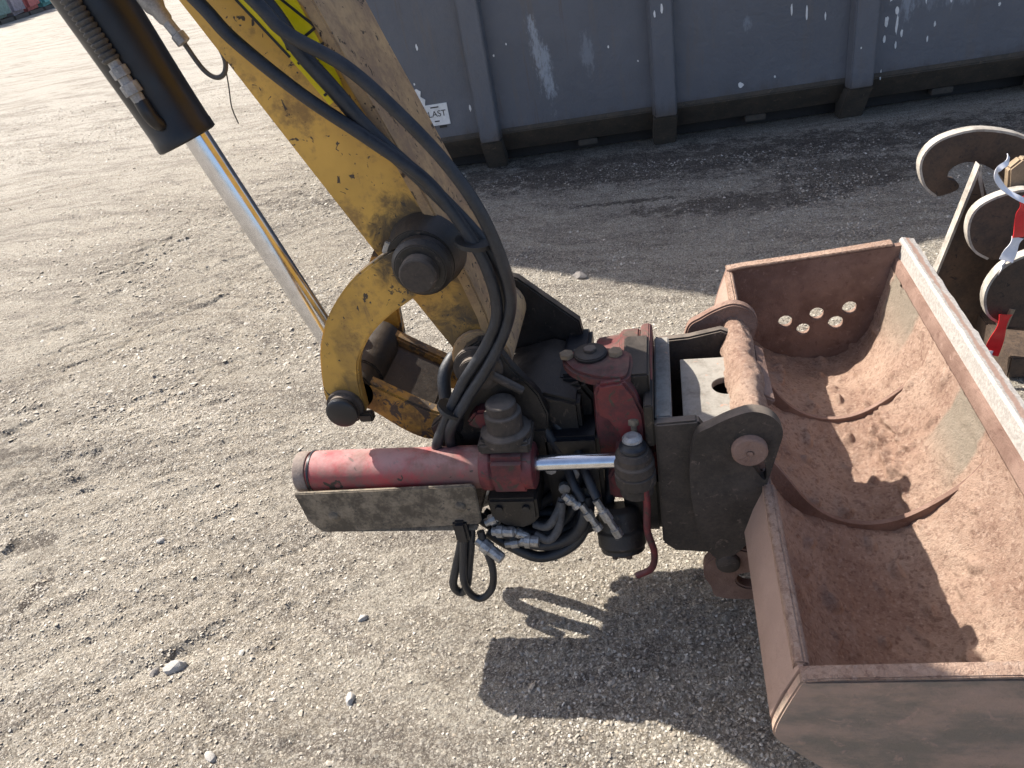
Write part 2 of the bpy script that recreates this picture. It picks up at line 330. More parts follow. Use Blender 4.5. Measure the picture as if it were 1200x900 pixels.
class B:
    def __init__(s): s.v = []; s.f = []
    def add(s, vs, fs):
        o = len(s.v); s.v += [tuple(v) for v in vs]; s.f += [tuple(i + o for i in f) for f in fs]; return s
    def box(s, c, d, rot=None):
        vs = [Vector((x * d[0] / 2, y * d[1] / 2, z * d[2] / 2)) for x in (-1, 1) for y in (-1, 1) for z in (-1, 1)]
        if rot is not None: vs = [rot @ v for v in vs]
        vs = [v + Vector(c) for v in vs]
        return s.add(vs, [(0, 1, 3, 2), (4, 6, 7, 5), (0, 4, 5, 1), (2, 3, 7, 6), (0, 2, 6, 4), (1, 5, 7, 3)])
    def prism(s, o2, a, b, plane='xz', holes=()):
        """outline in a plane, extruded along the remaining axis from a to b"""
        def P(p, t):
            return {'xz': (p[0], t, p[1]), 'xy': (p[0], p[1], t), 'yz': (t, p[0], p[1])}[plane]
        loops = [list(o2)] + [list(h) for h in holes]
        allp = [p for l in loops for p in l]; n = len(allp)
        vs = [P(p, a) for p in allp] + [P(p, b) for p in allp]; fs = []
        if holes:
            tri = tessellate_polygon([[Vector((p[0], p[1], 0)) for p in l] for l in loops])
            fs += [tuple(t) for t in tri] + [tuple(i + n for i in reversed(t)) for t in tri]
        else:
            fs += [tuple(range(n)), tuple(reversed(range(n, 2 * n)))]
        k = 0
        for l in loops:
            m = len(l)
            for i in range(m):
                j = (i + 1) % m
                fs.append((k + i, k + j, k + j + n, k + i + n))
            k += m
        return s.add(vs, fs)
    def lathe(s, p, axis, prof, n=24, cap=True):
        """profile [(distance along axis, radius)]"""
        ax = Vector(axis).normalized(); u = ax.orthogonal().normalized(); w = ax.cross(u); p = Vector(p)
        vs = []; fs = []
        for t, r in prof:
            for i in range(n):
                a = 2 * math.pi * i / n
                vs.append(p + ax * t + (u * math.cos(a) + w * math.sin(a)) * r)
        m = len(prof)
        for k in range(m - 1):
            for i in range(n):
                j = (i + 1) % n
                fs.append((k * n + i, k * n + j, (k + 1) * n + j, (k + 1) * n + i))
        if cap: fs += [tuple(reversed(range(n))), tuple(range((m - 1) * n, m * n))]
        return s.add(vs, fs)
    def cyl(s, p0, p1, r0, r1=None, n=24):
        d = Vector(p1) - Vector(p0)
        return s.lathe(p0, d, [(0, r0), (d.length, r0 if r1 is None else r1)], n)
    def tube(s, pts, r, n=10, sub=6, smooth=True, flat=None):
        P = cr(pts, sub) if smooth else [Vector(p) for p in pts]
        vs = []; fs = []; L = len(P)
        t = (P[1] - P[0]).normalized(); u = t.orthogonal().normalized()
        for i in range(L):
            t = (P[min(i + 1, L - 1)] - P[max(i - 1, 0)]).normalized()
            u = (u - t * u.dot(t)).normalized(); w = t.cross(u)
            rr = r(i / (L - 1)) if callable(r) else r
            for k in range(n):
                a = 2 * math.pi * k / n
                vs.append(P[i] + (u * math.cos(a) + w * math.sin(a)) * rr)
        for i in range(L - 1):
            for k in range(n):
                q = (k + 1) % n
                fs.append((i * n + k, i * n + q, (i + 1) * n + q, (i + 1) * n + k))
        fs += [tuple(reversed(range(n))), tuple(range((L - 1) * n, L * n))]
        return s.add(vs, fs)
    def build(s, name, mat, parent=None, bevel=0., seg=2, sharp=38, loc=None, jitter=0.):
        off = Vector(parent['_base']) if parent is not None else Vector(loc or (0, 0, 0))
        me = bpy.data.meshes.new(name)
        bm = bmesh.new()
        bv = [bm.verts.new(Vector(v) - off) for v in s.v]
        for f in s.f:
            try: bm.faces.new([bv[i] for i in f])
            except ValueError: pass
        bmesh.ops.recalc_face_normals(bm, faces=bm.faces)
        if bevel:
            ed = [e for e in bm.edges if len(e.link_faces) == 2 and e.calc_face_angle(0) > R(40)]
            bmesh.ops.bevel(bm, geom=ed, offset=bevel, segments=seg, affect='EDGES', clamp_overlap=True)
        if jitter:
            for v in bm.verts:
                v.co += noise.noise_vector(v.co * 12) * jitter + noise.noise_vector(v.co * 55) * jitter * .5
        bm.to_mesh(me); bm.free()
        for p in me.polygons: p.use_smooth = True
        me.set_sharp_from_angle(angle=R(sharp))
        if mat is not None: me.materials.append(M[mat] if isinstance(mat, str) else mat)
        o = bpy.data.objects.new(name, me); col.objects.link(o)
        if parent is not None: o.parent = parent
        o['_base'] = tuple(off)
        if parent is None: o.location = off
        return o
def tag(o, label=None, cat=None, group=None, kind=None):
    if label: o['label'] = label
    if cat: o['category'] = cat
    if group: o['group'] = group
    if kind: o['kind'] = kind
    return o
def thing(name, base, label, cat, group=None):
    o = bpy.data.objects.new(name, None); col.objects.link(o); o.location = base; o['_base'] = tuple(base)
    o.empty_display_size = .1
    return tag(o, label, cat, group)

# ------------------------------------------------------------------ ground sheet (one mesh, real ruts and lumps)
def lattice(seed, n=512):
    return np.random.RandomState(seed).rand(n, n).astype(np.float32)
def vn(x, y, f, seed):
    t = lattice(seed); n = t.shape[0]
    x = x * f; y = y * f
    xi = np.floor(x).astype(np.int64); yi = np.floor(y).astype(np.int64)
    a = x - xi; b = y - yi; a = a * a * (3 - 2 * a); b = b * b * (3 - 2 * b)
    x0 = xi % n; x1 = (xi + 1) % n; y0 = yi % n; y1 = (yi + 1) % n
    return (t[x0, y0] * (1 - a) + t[x1, y0] * a) * (1 - b) + (t[x0, y1] * (1 - a) + t[x1, y1] * a) * b - .5
def ground_z(X, Y):
    wx = X + .5 * vn(X, Y, .8, 21); wy = Y + .5 * vn(X, Y, .8, 22)
    c, s = math.cos(R(38)), math.sin(R(38))
    U = wx * c + wy * s; V = -wx * s + wy * c
    left = 1 / (1 + np.exp((X + 1.0) * 3))                    # the trafficked part of the yard is rougher
    out = np.maximum(np.maximum(X - 2.2, -3.1 - X), np.maximum(Y - 4.7, .3 - Y))
    fade = np.clip(1 - out / .5, 0, 1)                          # finer relief only where the sheet is finely divided
    z = .030 * vn(X, Y, .9, 1) + .012 * vn(U * .5, V * 2, 1.8, 2)
    gate = np.clip(vn(X, Y, 1.1, 41) * 4 + .6, .15, 1)
    z2 = .62 * (.25 + .75 * left) * gate * (.020 * vn(U * .33, V * 1.7, 6, 3) + .022 * vn(U * .4, V * 1.6, 14, 4) + .012 * vn(U * .45, V * 1.6, 30, 8))
    cr1 = np.clip(.10 - np.abs(vn(U * .3, V * 1.4, 3.2, 51) + .12 * vn(X, Y, 30, 52)), 0, 1) / .10
    cr2 = np.clip(.09 - np.abs(vn(U * .35, V * 1.3, 7.5, 53) + .12 * vn(X, Y, 40, 54)), 0, 1) / .09
    g2 = np.clip(vn(X, Y, 1.6, 55) * 6 + .4, 0, 1); g3 = np.clip(vn(X, Y, 2.3, 56) * 6 - .1, 0, 1)
    z2 -= (.12 + .88 * left) * (.013 * cr1 * g2 + .010 * cr2 * g3)
    z2 += .0045 * vn(X, Y, 24, 5) + .0045 * vn(X, Y, 52, 6) + .007 * np.abs(vn(X, Y, 95, 7))
    near = np.exp(-((X - .1) ** 2 + (Y - 1.5) ** 2) / 20)
    return z * (.35 + .65 * near) * np.where(X > -2.4, np.clip(1 - (Y - 3.9) / 2, .15, 1), 1) + z2 * fade
def axis(a, b, step, far, g):
    c = np.arange(a, b, step); lo = []; hi = []; d = step; p = a
    while p > -far: d *= g; p -= d; lo.append(p)
    d = step; p = c[-1]
    while p < far: d *= g; p += d; hi.append(p)
    return np.array(lo[::-1] + list(c) + hi, dtype=np.float32)
xs = axis(-3.1, 2.2, .008, 420, 1.07); ys = axis(.42, 4.7, .008, 420, 1.07)
X, Y = np.meshgrid(xs, ys, indexing='ij'); Z = ground_z(X, Y)
nx, ny = X.shape
me = bpy.data.meshes.new('ground')
me.vertices.add(nx * ny)
me.vertices.foreach_set('co', np.stack([X, Y, Z], -1).astype(np.float32).ravel())
idx = np.arange(nx * ny, dtype=np.int32).reshape(nx, ny)
q = np.stack([idx[:-1, :-1], idx[1:, :-1], idx[1:, 1:], idx[:-1, 1:]], -1).reshape(-1, 4)
me.loops.add(q.size); me.loops.foreach_set('vertex_index', q.ravel())
me.polygons.add(len(q)); me.polygons.foreach_set('loop_start', np.arange(0, q.size, 4, dtype=np.int32))
me.polygons.foreach_set('loop_total', np.full(len(q), 4, dtype=np.int32))
me.update(calc_edges=True); me.polygons.foreach_set('use_smooth', np.ones(len(q), dtype=bool))
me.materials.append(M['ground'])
ground = bpy.data.objects.new('ground', me); col.objects.link(ground); tag(ground, kind='structure')
def gz(x, y): return float(ground_z(np.array([x]), np.array([y]))[0])

# ------------------------------------------------------------------ container (and an added one, unseen above it, for the shade)
CB = (0., 4.64, 0.)
def splash(bm_, x, z, rx, rz, y, n=11):
    pts = [(x + rx * (.75 + .5 * random.random()) * math.cos(2 * math.pi * i / n), z + rz * (.75 + .5 * random.random()) * math.sin(2 * math.pi * i / n)) for i in range(n)]
    bm_.prism(pts, y - .0012, y + .001)
cont = thing('container', CB, 'dark slate grey steel skip container with upright ribs and white PLAST sign', 'container')
def cbuild(b, name, mat, **k): return b.build(name, mat, cont, **k)
yo = CB[1]
FX0, FX1 = -2.0, 4.6
body = B()
body.box(((FX0 + FX1) / 2, yo + .07 + 1.1, 1.36), (FX1 - FX0, 2.2, 2.26))
wall = cbuild(body, 'wall', 'container', bevel=.01)
sk = B(); sk.prism([(yo + .066, .262), (yo + .066, .228), (yo + .20, .085), (yo + .26, .085), (yo + .26, .262)], FX0 + .01, FX1 - .01, 'yz')
cbuild(sk, 'skirt', 'container_low', bevel=.006)
rl = B(); rl.box(((FX0 + FX1) / 2, yo + .36, .052), (FX1 - FX0 - .1, .16, .09))
cbuild(rl, 'base_rail', 'container_dark', bevel=.006)
for i, x in enumerate((-1.025, .015, 1.10, 2.15, 3.2, 4.25)):
    w = .140 + (.006 if i else 0)
    r_ = B(); r_.prism([(x - w / 2, yo + .072), (x - w / 2 + .012, yo), (x + w / 2 - .012, yo), (x + w / 2, yo + .072)], .205, 2.44, 'xy')
    rib = cbuild(r_, 'rib', 'container', bevel=.006)
    f_ = B(); f_.prism([(yo + .001, .203), (yo + .155, .0), (yo + .24, .0), (yo + .24, .203)], x - w / 2 + .006, x + w / 2 - .006, 'yz')
    f_.build('foot', 'container_low', rib, bevel=.006)
for x in (-.45, .56, 1.62, 2.7):
    b = B(); b.box((x, yo + .215, .068), (.12, .05, .035)); cbuild(b, 'stub_plate', 'container_low', bevel=.004)
tr = B(); tr.box(((FX0 + FX1) / 2, yo + .03, 2.46), (FX1 - FX0 + .06, .14, .1)); cbuild(tr, 'top_rail', 'container', bevel=.01)
# paper sign and torn sticker
sg = B(); sg.box((-1.335, yo + .0665, .395), (.165, .004, .125)); sign = cbuild(sg, 'sign', 'white', bevel=.001, seg=1)
tx = bpy.data.curves.new('lettering', 'FONT'); tx.body = 'PLAST'; tx.size = .050; tx.align_x = 'CENTER'; tx.align_y = 'CENTER'; tx.extrude = .0006
to = bpy.data.objects.new('lettering_curve', tx); col.objects.link(to)
bpy.context.view_layer.update()
tm = bpy.data.meshes.new_from_object(to.evaluated_get(bpy.context.evaluated_depsgraph_get()))
bpy.data.objects.remove(to)
lo = bpy.data.objects.new('lettering', tm); col.objects.link(lo); lo.parent = sign
tm.materials.clear(); tm.materials.append(M['black'])
lo.rotation_euler = (R(90), 0, 0); lo.location = (-1.335, .0635, .400)
for z, w in ((.440, .05), (.358, .03)):
    b = B(); b.box((-1.33, yo + .0636, z), (w, .001, .007)); b.build('small_print', 'black', sign)
ts = B(); ts.prism([(-1.445, .545), (-1.415, .558), (-1.392, .54), (-1.40, .51), (-1.375, .49), (-1.385, .455), (-1.42, .45), (-1.425, .49), (-1.44, .50)], yo + .064, yo + .07)
cbuild(ts, 'torn_sticker', 'white')
for x in (-1.375, -1.30):
    b = B(); b.box((x, yo + .067, .322), (.045, .006, .012)); b.build('clip', 'black', sign)
for (x, z, rx, rz) in ((-1.12, .405, .007, .019), (-1.36, .78, .006, .018), (-1.42, .585, .005, .007), (-.85, .72, .004, .006), (-.93, .67, .005, .007), (.45, .30, .015, .017), (.64, .32, .005, .008),
                       (-.28, .62, .005, .007), (-.12, .52, .004, .005), (1.24, .65, .009, .035), (1.225, .52, .010, .030), (1.222, .43, .008, .018), (1.275, .57, .009, .02), (1.28, .50, .006, .05), (1.31, .45, .006, .02), (1.33, .70, .010, .05), (1.285, .39, .006, .02), (1.45, .40, .004, .015),
                       (.72, .66, .005, .03), (.80, .63, .006, .04), (.90, .60, .004, .02), (1.48, .47, .005, .014), (1.55, .58, .006, .016), (1.80, .52, .006, .01), (1.42, .62, .005, .04), (1.50, .68, .006, .06), (1.22, .24, .004, .03)):
    b = B(); splash(b, x, z, rx, rz, yo + .0695); cbuild(b, 'paint_splash', 'white')
for (x, z, rx, rz) in ((.02, .78, .006, .03), (-.02, .76, .005, .02), (.05, .14, .007, .006), (1.08, .42, .004, .006)):
    b = B(); splash(b, x, z, rx, rz, yo - .0006 if z > .2 else yo + .055); cbuild(b, 'paint_splash', 'white')
cont.rotation_euler = (0, 0, math.atan(.09))
# added container, unseen above the frame, put there to throw the long shade
TB = (-3.70, 4.60, 2.62)
top = thing('container', TB, 'unseen grey container added above the ribbed one to shade the yard', 'container')
b = B(); b.box((TB[0] + 3.3, TB[1] + 1.2, TB[2] + .94), (6.6, 2.4, 1.88)); b.build('wall', 'container_low', top, bevel=.01)
for i in range(7):
    b = B(); b.box((TB[0] + .4 + i * .97, TB[1] - .03, TB[2] + .95), (.12, .06, 1.8)); b.build('rib', 'container_low', top, bevel=.006)
top.rotation_euler = (0, 0, R(20))

# ------------------------------------------------------------------ excavator arm
AB = (-.42, 1.4, .6)
arm = thing('excavator_arm', AB, 'yellow excavator stick with chrome cylinder rod and black hoses hanging beside the container', 'excavator arm')
def ab(b, name, mat, parent=None, **k): return b.build(name, mat, parent or arm, **k)
def ext(p, q, z):           # point on the line p-q at height z
    t = (z - p[1]) / (q[1] - p[1]); return (p[0] + (q[0] - p[0]) * t, z)
L0, L1 = (-.44, .717), (-.754, 1.393)
Rr = [(-.385, .700), (-.365, .722), (-.360, .76), (-.364, .80), (-.381, .875), (-.405, .955), (-.43, 1.045), (-.475, 1.185), (-.508, 1.283), (-.541, 1.388)]
tl, trr = ext(L0, L1, 1.85), (-.86, 1.85)
side = [(-.415, .690), L0, (-.501, .844), (-.555, .956), (-.663, 1.192), L1, tl, trr] + Rr[::-1]
ab(B().prism(side, 1.298, 1.318), 'side_plate', 'yellow', bevel=.003)
ab(B().prism(side, 1.482, 1.502), 'side_plate', 'yellow', bevel=.003)
# top (front) plate follows the upper edge and runs round the nose; it stands proud of the side plates
front = [trr] + Rr[::-1]
fr_in = [(x - .014, z - .006) for x, z in front]
def strip(path, inner, a, b_): return B().prism(list(path) + list(reversed(inner)), a, b_)
fo = [(x + .006, z + .003) for x, z in front]
ab(strip(fo, fr_in, 1.29, 1.51), 'front_plate', 'yellow_dirty', bevel=.003)
bk = [tl, L1, (-.663, 1.192), (-.555, .956), (-.501, .844), L0]
ab(strip([(x - .003, z - .002) for x, z in bk], [(x + .012, z + .006) for x, z in bk], 1.32, 1.48), 'back_plate', 'yellow', bevel=.002)
# nose boss for the pin to the coupler
ab(B().cyl((-.385, 1.285, .705), (-.385, 1.515, .705), .062), 'nose_boss', 'yellow_dirty', bevel=.004)
ab(B().cyl((-.385, 1.225, .705), (-.385, 1.575, .705), .026), 'nose_pin', 'grime', bevel=.003)
# linkage pin through the stick
ab(B().lathe((-.447, 1.30, .945), (0, -1, 0), [(0, .076), (.010, .074), (.03, .068), (.06, .064)], 32), 'grease_boss', 'grime', bevel=.002)
ab(B().lathe((-.440, 1.240, .945), (0, -1, 0), [(0, .056), (.020, .056), (.026, .050), (.030, .048)], 28), 'pin_collar', 'grime', bevel=.002)
ab(B().lathe((-.440, 1.214, .943), (0, -1, 0), [(0, .035), (.022, .035), (.027, .031)], 24), 'pin_cap', 'grime_brown', bevel=.001)
ab(B().cyl((-.447, 1.225, .945), (-.447, 1.60, .945), .03), 'link_pin', 'grime')
kp = B(); kp.box((-.49, 1.252, .968), (.05, .012, .026), Matrix.Rotation(R(30), 3, 'Y')); ab(kp, 'keeper_plate', 'steel', bevel=.002)
# crescent links, one each side
cres = cr([(-.452, .990), (-.485, .981), (-.522, .963), (-.576, .932), (-.624, .890), (-.664, .842), (-.695, .785), (-.712, .727), (-.722, .675), (-.724, .650)], 4) + \
       circ(-.682, .640, .042, 8, 200, 345) + cr([(-.640, .655), (-.636, .70), (-.624, .745), (-.600, .782), (-.570, .815), (-.529, .846), (-.484, .872), (-.450, .895)], 4) + circ(-.447, .945, .045, 10, -75, 75)
cres = [tuple(p) for p in cres]
ab(B().prism(cres, 1.236, 1.262), 'crescent_link', 'yellow', bevel=.004)
ab(B().prism(cres, 1.538, 1.564), 'crescent_link', 'yellow_link', bevel=.004)
ab(B().cyl((-.682, 1.215, .640), (-.682, 1.585, .640), .026), 'lower_pin', 'grime', bevel=.002)
lc = ab(B().lathe((-.682, 1.237, .640), (0, -1, 0), [(0, .040), (.010, .040), (.012, .034), (.020, .034)], 28), 'pin_cap', 'grime_brown', bevel=.001)
ab(B().lathe((-.682, 1.214, .640), (0, -1, 0), [(0, .034), (.008, .034), (.012, .028)], 24), 'pin_face', 'blackpaint', lc, bevel=.001)
lk = B(); lk.box((-.640, 1.23, .615), (.03, .02, .02)); ab(lk, 'lock_bolt', 'grime', bevel=.003)
# cast link between the lower pin and the coupler
for y0, y1, m in ((1.285, 1.318, 'yellow_link'), (1.482, 1.515, 'yellow_link')):
    pl = [(-.715, .655), (-.695, .677), (-.66, .672), (-.59, .625), (-.52, .580), (-.47, .565), (-.452, .54), (-.458, .505), (-.49, .492), (-.53, .500), (-.56, .508), (-.60, .535), (-.66, .590), (-.70, .605), (-.718, .63)]
    ab(B().prism([tuple(p) for p in cr(pl, 4, True)], y0, y1), 'cast_link', m, bevel=.005)
w_ = B(); w_.prism([(-.665, .655), (-.59, .605), (-.525, .562), (-.535, .520), (-.60, .548), (-.668, .605)], 1.3175, 1.4825); ab(w_, 'link_web', 'grime', bevel=.004)
ab(B().cyl((-.682, 1.285, .640), (-.682, 1.515, .640), .047), 'link_boss', 'grime', bevel=.003)
ab(B().cyl((-.482, 1.25, .528), (-.482, 1.55, .528), .028), 'coupler_pin', 'grime', bevel=.003)
# bucket cylinder
d0, d1 = Vector((-.889, 1.4, 1.176)), Vector((-.764, 1.4, .734))
ax = (d1 - d0).normalized()
eye = Vector((-.690, 1.4, .66))
rod0 = d0 - ax * .25
ab(B().cyl(rod0, d1 + ax * .04, .0255, n=32), 'piston_rod', 'chrome')
ab(B().cyl(d1 + ax * .02, eye - ax * .02, .036), 'rod_end', 'grime', bevel=.003)
ab(B().cyl((-.682, 1.335, .64), (-.682, 1.465, .64), .052), 'rod_eye', 'grime', bevel=.003)
be = Vector((-.9145, 1.4, 1.187)) + ax * .012
bt = be - ax * 1.15
bar = ab(B().lathe(be, -ax, [(0, .034), (0, .0585), (.003, .061), (.02, .061), (.022, .0600), (.10, .0605), (.45, .0690), (1.15, .0690)], 36), 'cylinder_barrel', 'blackpaint', bevel=.0015, sharp=30)
# ribbed protection hose with fitting on the barrel
sd = Vector((.12, -1, .05)).normalized()
def onb(t, lift=.012, side_=0.): return be - ax * t + sd * (.0605 + .0085 * min(1, max(0, (t - .10) / .35)) + lift) + ax.cross(sd) * side_
rb = B(); 
pr = []
for i in range(46):
    t = .17 + i * .0095
    pr += [(t - .17, .0125), (t - .17 + .0035, .0165), (t - .17 + .0065, .0165), (t - .17 + .0085, .0125)]
rb.lathe(onb(.17), onb(.55) - onb(.17), pr, 14); rb.build('ribbed_hose', 'rubber_grey', bar, sharp=60)
ff = B(); ff.lathe(onb(.172, .010), ax, [(0, .011), (.012, .011), (.013, .016), (.03, .016), (.031, .012), (.042, .012), (.043, .017), (.062, .017), (.063, .012), (.08, .011)], 10)
ff.build('hose_fitting', 'greyfit', bar, sharp=30)
b = B(); b.tube([onb(.095, .01), onb(.07, .012), onb(.05, .002), onb(.045, -.02)], .013); b.build('port_elbow', 'blackpaint', bar)
# warning sticker on the stick side
sd_ = Vector((.754 - .44, 0, -(1.393 - .717))).normalized()
e1 = Vector((-sd_.x, 0, -sd_.z)) if False else Vector((L1[0] - L0[0], 0, L1[1] - L0[1])).normalized(); e2 = Vector((-e1.z, 0, e1.x)) * -1
o_ = Vector((-.561, 0, 1.231))
def sp(u, v): p = o_ + e1 * u + e2 * v; return (p.x, p.z)
stk = ab(B().prism([sp(-.005, .0), sp(-.005, .037), sp(.02, .045), sp(.27, .085), sp(.27, -.03), sp(.16, -.012)], 1.2968, 1.2985), 'warning_sticker', 'sticker')
pb = B()
for (u0, v0, u1, v1) in ((.09, -.005, .27, -.03), (.012, .003, .012, .03), (.075, -.001, .075, .06), (.10, 0, .19, .035), (.19, .035, .10, .065), (.10, 0, .10, .065), (.20, -.01, .20, .07)):
    p, q_ = Vector(sp(u0, v0)), Vector(sp(u1, v1)); d = (q_ - p).normalized(); nrm = Vector((-d.y, d.x)) * .0022
    pb.prism([p - nrm, q_ - nrm, q_ + nrm, p + nrm], 1.2958, 1.2972)
for u in (.028, .038, .048, .058):
    p, q_ = Vector(sp(u, .008)), Vector(sp(u + .002, .034)); nrm = Vector((0, .0012))
    pb.prism([p - nrm, q_ - nrm, q_ + nrm, p + nrm], 1.2958, 1.2972)
pb.build('pictogram', 'black', stk)
# hydraulic hoses, lying on the near side of the stick and round its nose
def hose(pts, r, mat='rubber', n=14): return ab(B().tube(pts, r, n, 7), 'hydraulic_hose', mat)
Hh = [(-.99, 1.26, 1.78), (-.83, 1.255, 1.585), (-.709, 1.25, 1.421), (-.668, 1.25, 1.356), (-.582, 1.25, 1.26), (-.487, 1.25, 1.174), (-.400, 1.24, 1.095), (-.350, 1.23, 1.008), (-.322, 1.225, .931), (-.318, 1.225, .844), (-.350, 1.225, .775), (-.414, 1.225, .69), (-.462, 1.22, .612), (-.500, 1.215, .54), (-.51, 1.25, .48)]
hose(Hh, .0112)
H2 = [(-.94, 1.26, 1.78), (-.745, 1.25, 1.58), (-.608, 1.235, 1.410), (-.570, 1.235, 1.356), (-.489, 1.235, 1.295), (-.423, 1.23, 1.221), (-.358, 1.225, 1.130), (-.314, 1.22, 1.041), (-.291, 1.22, .945), (-.288, 1.225, .869), (-.308, 1.225, .806), (-.352, 1.22, .733), (-.412, 1.215, .655), (-.462, 1.21, .58), (-.475, 1.24, .50)]
hose(H2, .0112)
H3 = [(-.93, 1.275, 1.76), (-.735, 1.27, 1.57), (-.612, 1.27, 1.410), (-.572, 1.27, 1.322), (-.531, 1.268, 1.255), (-.485, 1.27, 1.175), (-.412, 1.265, 1.085), (-.345, 1.25, 1.00), (-.308, 1.25, .93), (-.298, 1.25, .85), (-.33, 1.25, .78), (-.40, 1.25, .69), (-.45, 1.25, .60), (-.46, 1.28, .52)]
hose(H3, .0135)
hose([(-.520, 1.5, .80), (-.525, 1.5, .70), (-.500, 1.49, .62), (-.46, 1.47, .575)], .010)
hose([(-.455, 1.33, .69), (-.475, 1.30, .665), (-.478, 1.28, .62), (-.468, 1.27, .58)], .014)
tie = B(); tie.lathe((-.338, 1.232, .98), (.22, 0, .97), [(-.004, .034), (.004, .034)], 16); ab(tie, 'cable_tie', 'black')
tie = B(); tie.lathe((-.452, 1.222, .628), (.55, .1, .8), [(-.004, .030), (.004, .030)], 16); ab(tie, 'cable_tie', 'black')
# grease line with a grey connector beside the stick
gc = B(); g0, g1 = Vector((-.865, 1.35, 1.46)), Vector((-.822, 1.35, 1.368))
gd = (g1 - g0)
gc.lathe(g0, gd, [(-.06, .012), (0, .012), (.002, .018), (.05, .019), (.06, .014), (.075, .013), (.08, .010), (gd.length, .010), (gd.length + .002, .013), (gd.length + .018, .013), (gd.length + .02, .006)], 12)
gf = ab(gc, 'grease_connector', 'greyfit', sharp=30)
b = B(); b.box((-.868, 1.332, 1.452), (.03, .02, .026), Matrix.Rotation(R(25), 3, 'Y')); b.build('clamp', 'steel', gf, bevel=.002)
ab(B().tube([(-.815, 1.35, 1.352), (-.797, 1.35, 1.305), (-.777, 1.35, 1.288), (-.757, 1.35, 1.296), (-.750, 1.35, 1.325), (-.765, 1.345, 1.385), (-.79, 1.34, 1.43), (-.86, 1.34, 1.55)], .0045, 8), 'grease_line', 'rubber_grey')
ab(B().tube([(-.752, 1.35, 1.31), (-.760, 1.35, 1.27), (-.768, 1.35, 1.235), (-.766, 1.35, 1.205)], .0012, 6), 'loose_wire', 'black')

# ------------------------------------------------------------------ tiltrotator
RB = (-.2, 1.4, .3)
rot = thing('tiltrotator', RB, 'red tiltrotator coupler with tilt cylinder between the yellow arm and the bucket', 'tiltrotator')
def rbuild(b, name, mat, parent=None, **k): return b.build(name, mat, parent or rot, **k)
ear = [(-.520, .560), (-.515, .515), (-.475, .485), (-.36, .470), (-.31, .47), (-.272, .50), (-.262, .58), (-.275, .63), (-.32, .70), (-.345, .752), (-.375, .765), (-.41, .745), (-.425, .70), (-.43, .65), (-.47, .60)]
earh = [(x, z) for x, z in ear]
rbuild(B().prism(earh, 1.255, 1.283), 'pin_ear', 'grime', bevel=.004)
ear2 = [(-.520, .560), (-.515, .515), (-.475, .485), (-.36, .45), (-.25, .45), (-.205, .50), (-.203, .595), (-.21, .645), (-.335, .765), (-.375, .775), (-.41, .75), (-.425, .70), (-.43, .65), (-.47, .60)]
rbuild(B().prism(ear2, 1.517, 1.545), 'pin_ear', 'grime', bevel=.004)
rbuild(B().lathe((-.385, 1.256, .705), (0, -1, 0), [(0, .05), (.014, .05), (.016, .036), (.03, .036)], 24), 'pin_boss', 'grime_brown', bevel=.002)
b = B(); b.cyl((-.36, 1.235, .70), (-.300, 1.235, .655), .009, n=12); rbuild(b, 'lock_bolt', 'grime_brown', bevel=.002)
b = B(); b.prism([(-.46, .50), (-.26, .46), (-.20, .50), (-.20, .585), (-.27, .61), (-.36, .59), (-.47, .555)], 1.284, 1.516); rbuild(b, 'bracket_block', 'grime', bevel=.008)
b = B(); b.prism([(-.262, .40), (-.175, .38), (-.17, .56), (-.195, .60), (-.235, .59), (-.255, .54)], 1.33, 1.53); rbuild(b, 'tilt_frame', 'grime', bevel=.01)
b = B(); b.prism([(-.43, .585), (-.405, .615), (-.345, .618), (-.325, .595), (-.34, .575), (-.41, .57)], 1.225, 1.262); rbuild(b, 'red_lug', 'red_dark', bevel=.006)
# red rotor housing, axis pointing at the bucket
b = B(); b.lathe((-.172, 1.4, .50), (1, 0, 0), [(0, .120), (.006, .145), (.055, .150), (.06, .160), (.098, .160), (.10, .150)], 48); rbuild(b, 'rotor_housing', 'red_grime', bevel=.003, sharp=30)
b = B(); b.prism([(-.158, .652), (-.150, .672), (-.100, .678), (-.082, .648), (-.066, .60), (-.064, .52), (-.058, .40), (-.085, .372), (-.150, .382), (-.150, .44), (-.118, .50), (-.116, .545), (-.135, .585), (-.158, .60)], 1.215, 1.34); rbuild(b, 'worm_housing', 'red_dark', bevel=.006)
b = B(); b.lathe((-.0705, 1.4, .50), (1, 0, 0), [(0, .165), (.004, .170), (.018, .170), (.022, .165)], 48); rbuild(b, 'rotor_flange', 'red_grime', bevel=.002, sharp=30)
b = B(); b.prism([tuple(p) for p in cr([(-.226, 1.312), (-.20, 1.262), (-.15, 1.232), (-.10, 1.225), (-.085, 1.26), (-.092, 1.325), (-.15, 1.345), (-.205, 1.338)], 5, True)], .655, .680, 'xy'); rbuild(b, 'top_cover', 'red_grime', bevel=.006)
b = B(); b.lathe((-.168, 1.315, .680), (0, 0, 1), [(0, .034), (.008, .034), (.011, .028)], 20); rbuild(b, 'cover_boss', 'grime', bevel=.002)
b = B(); b.lathe((-.168, 1.315, .690), (0, 0, 1), [(0, .014), (.007, .014)], 6); rbuild(b, 'bolt', 'grime_brown', bevel=.001)
for x, y in ((-.216, 1.312), (-.118, 1.312)):
    b = B(); b.lathe((x, y, .680), (0, 0, 1), [(0, .015), (.010, .015)], 6); rbuild(b, 'bolt', 'wood', bevel=.001)
b = B(); b.box((-.078, 1.32, .635), (.05, .15, .075)); rbuild(b, 'valve_block', 'grime', bevel=.004)
b = B(); b.box((-.057, 1.30, .580), (.018, .20, .10)); rbuild(b, 'valve_block', 'grime', bevel=.003)
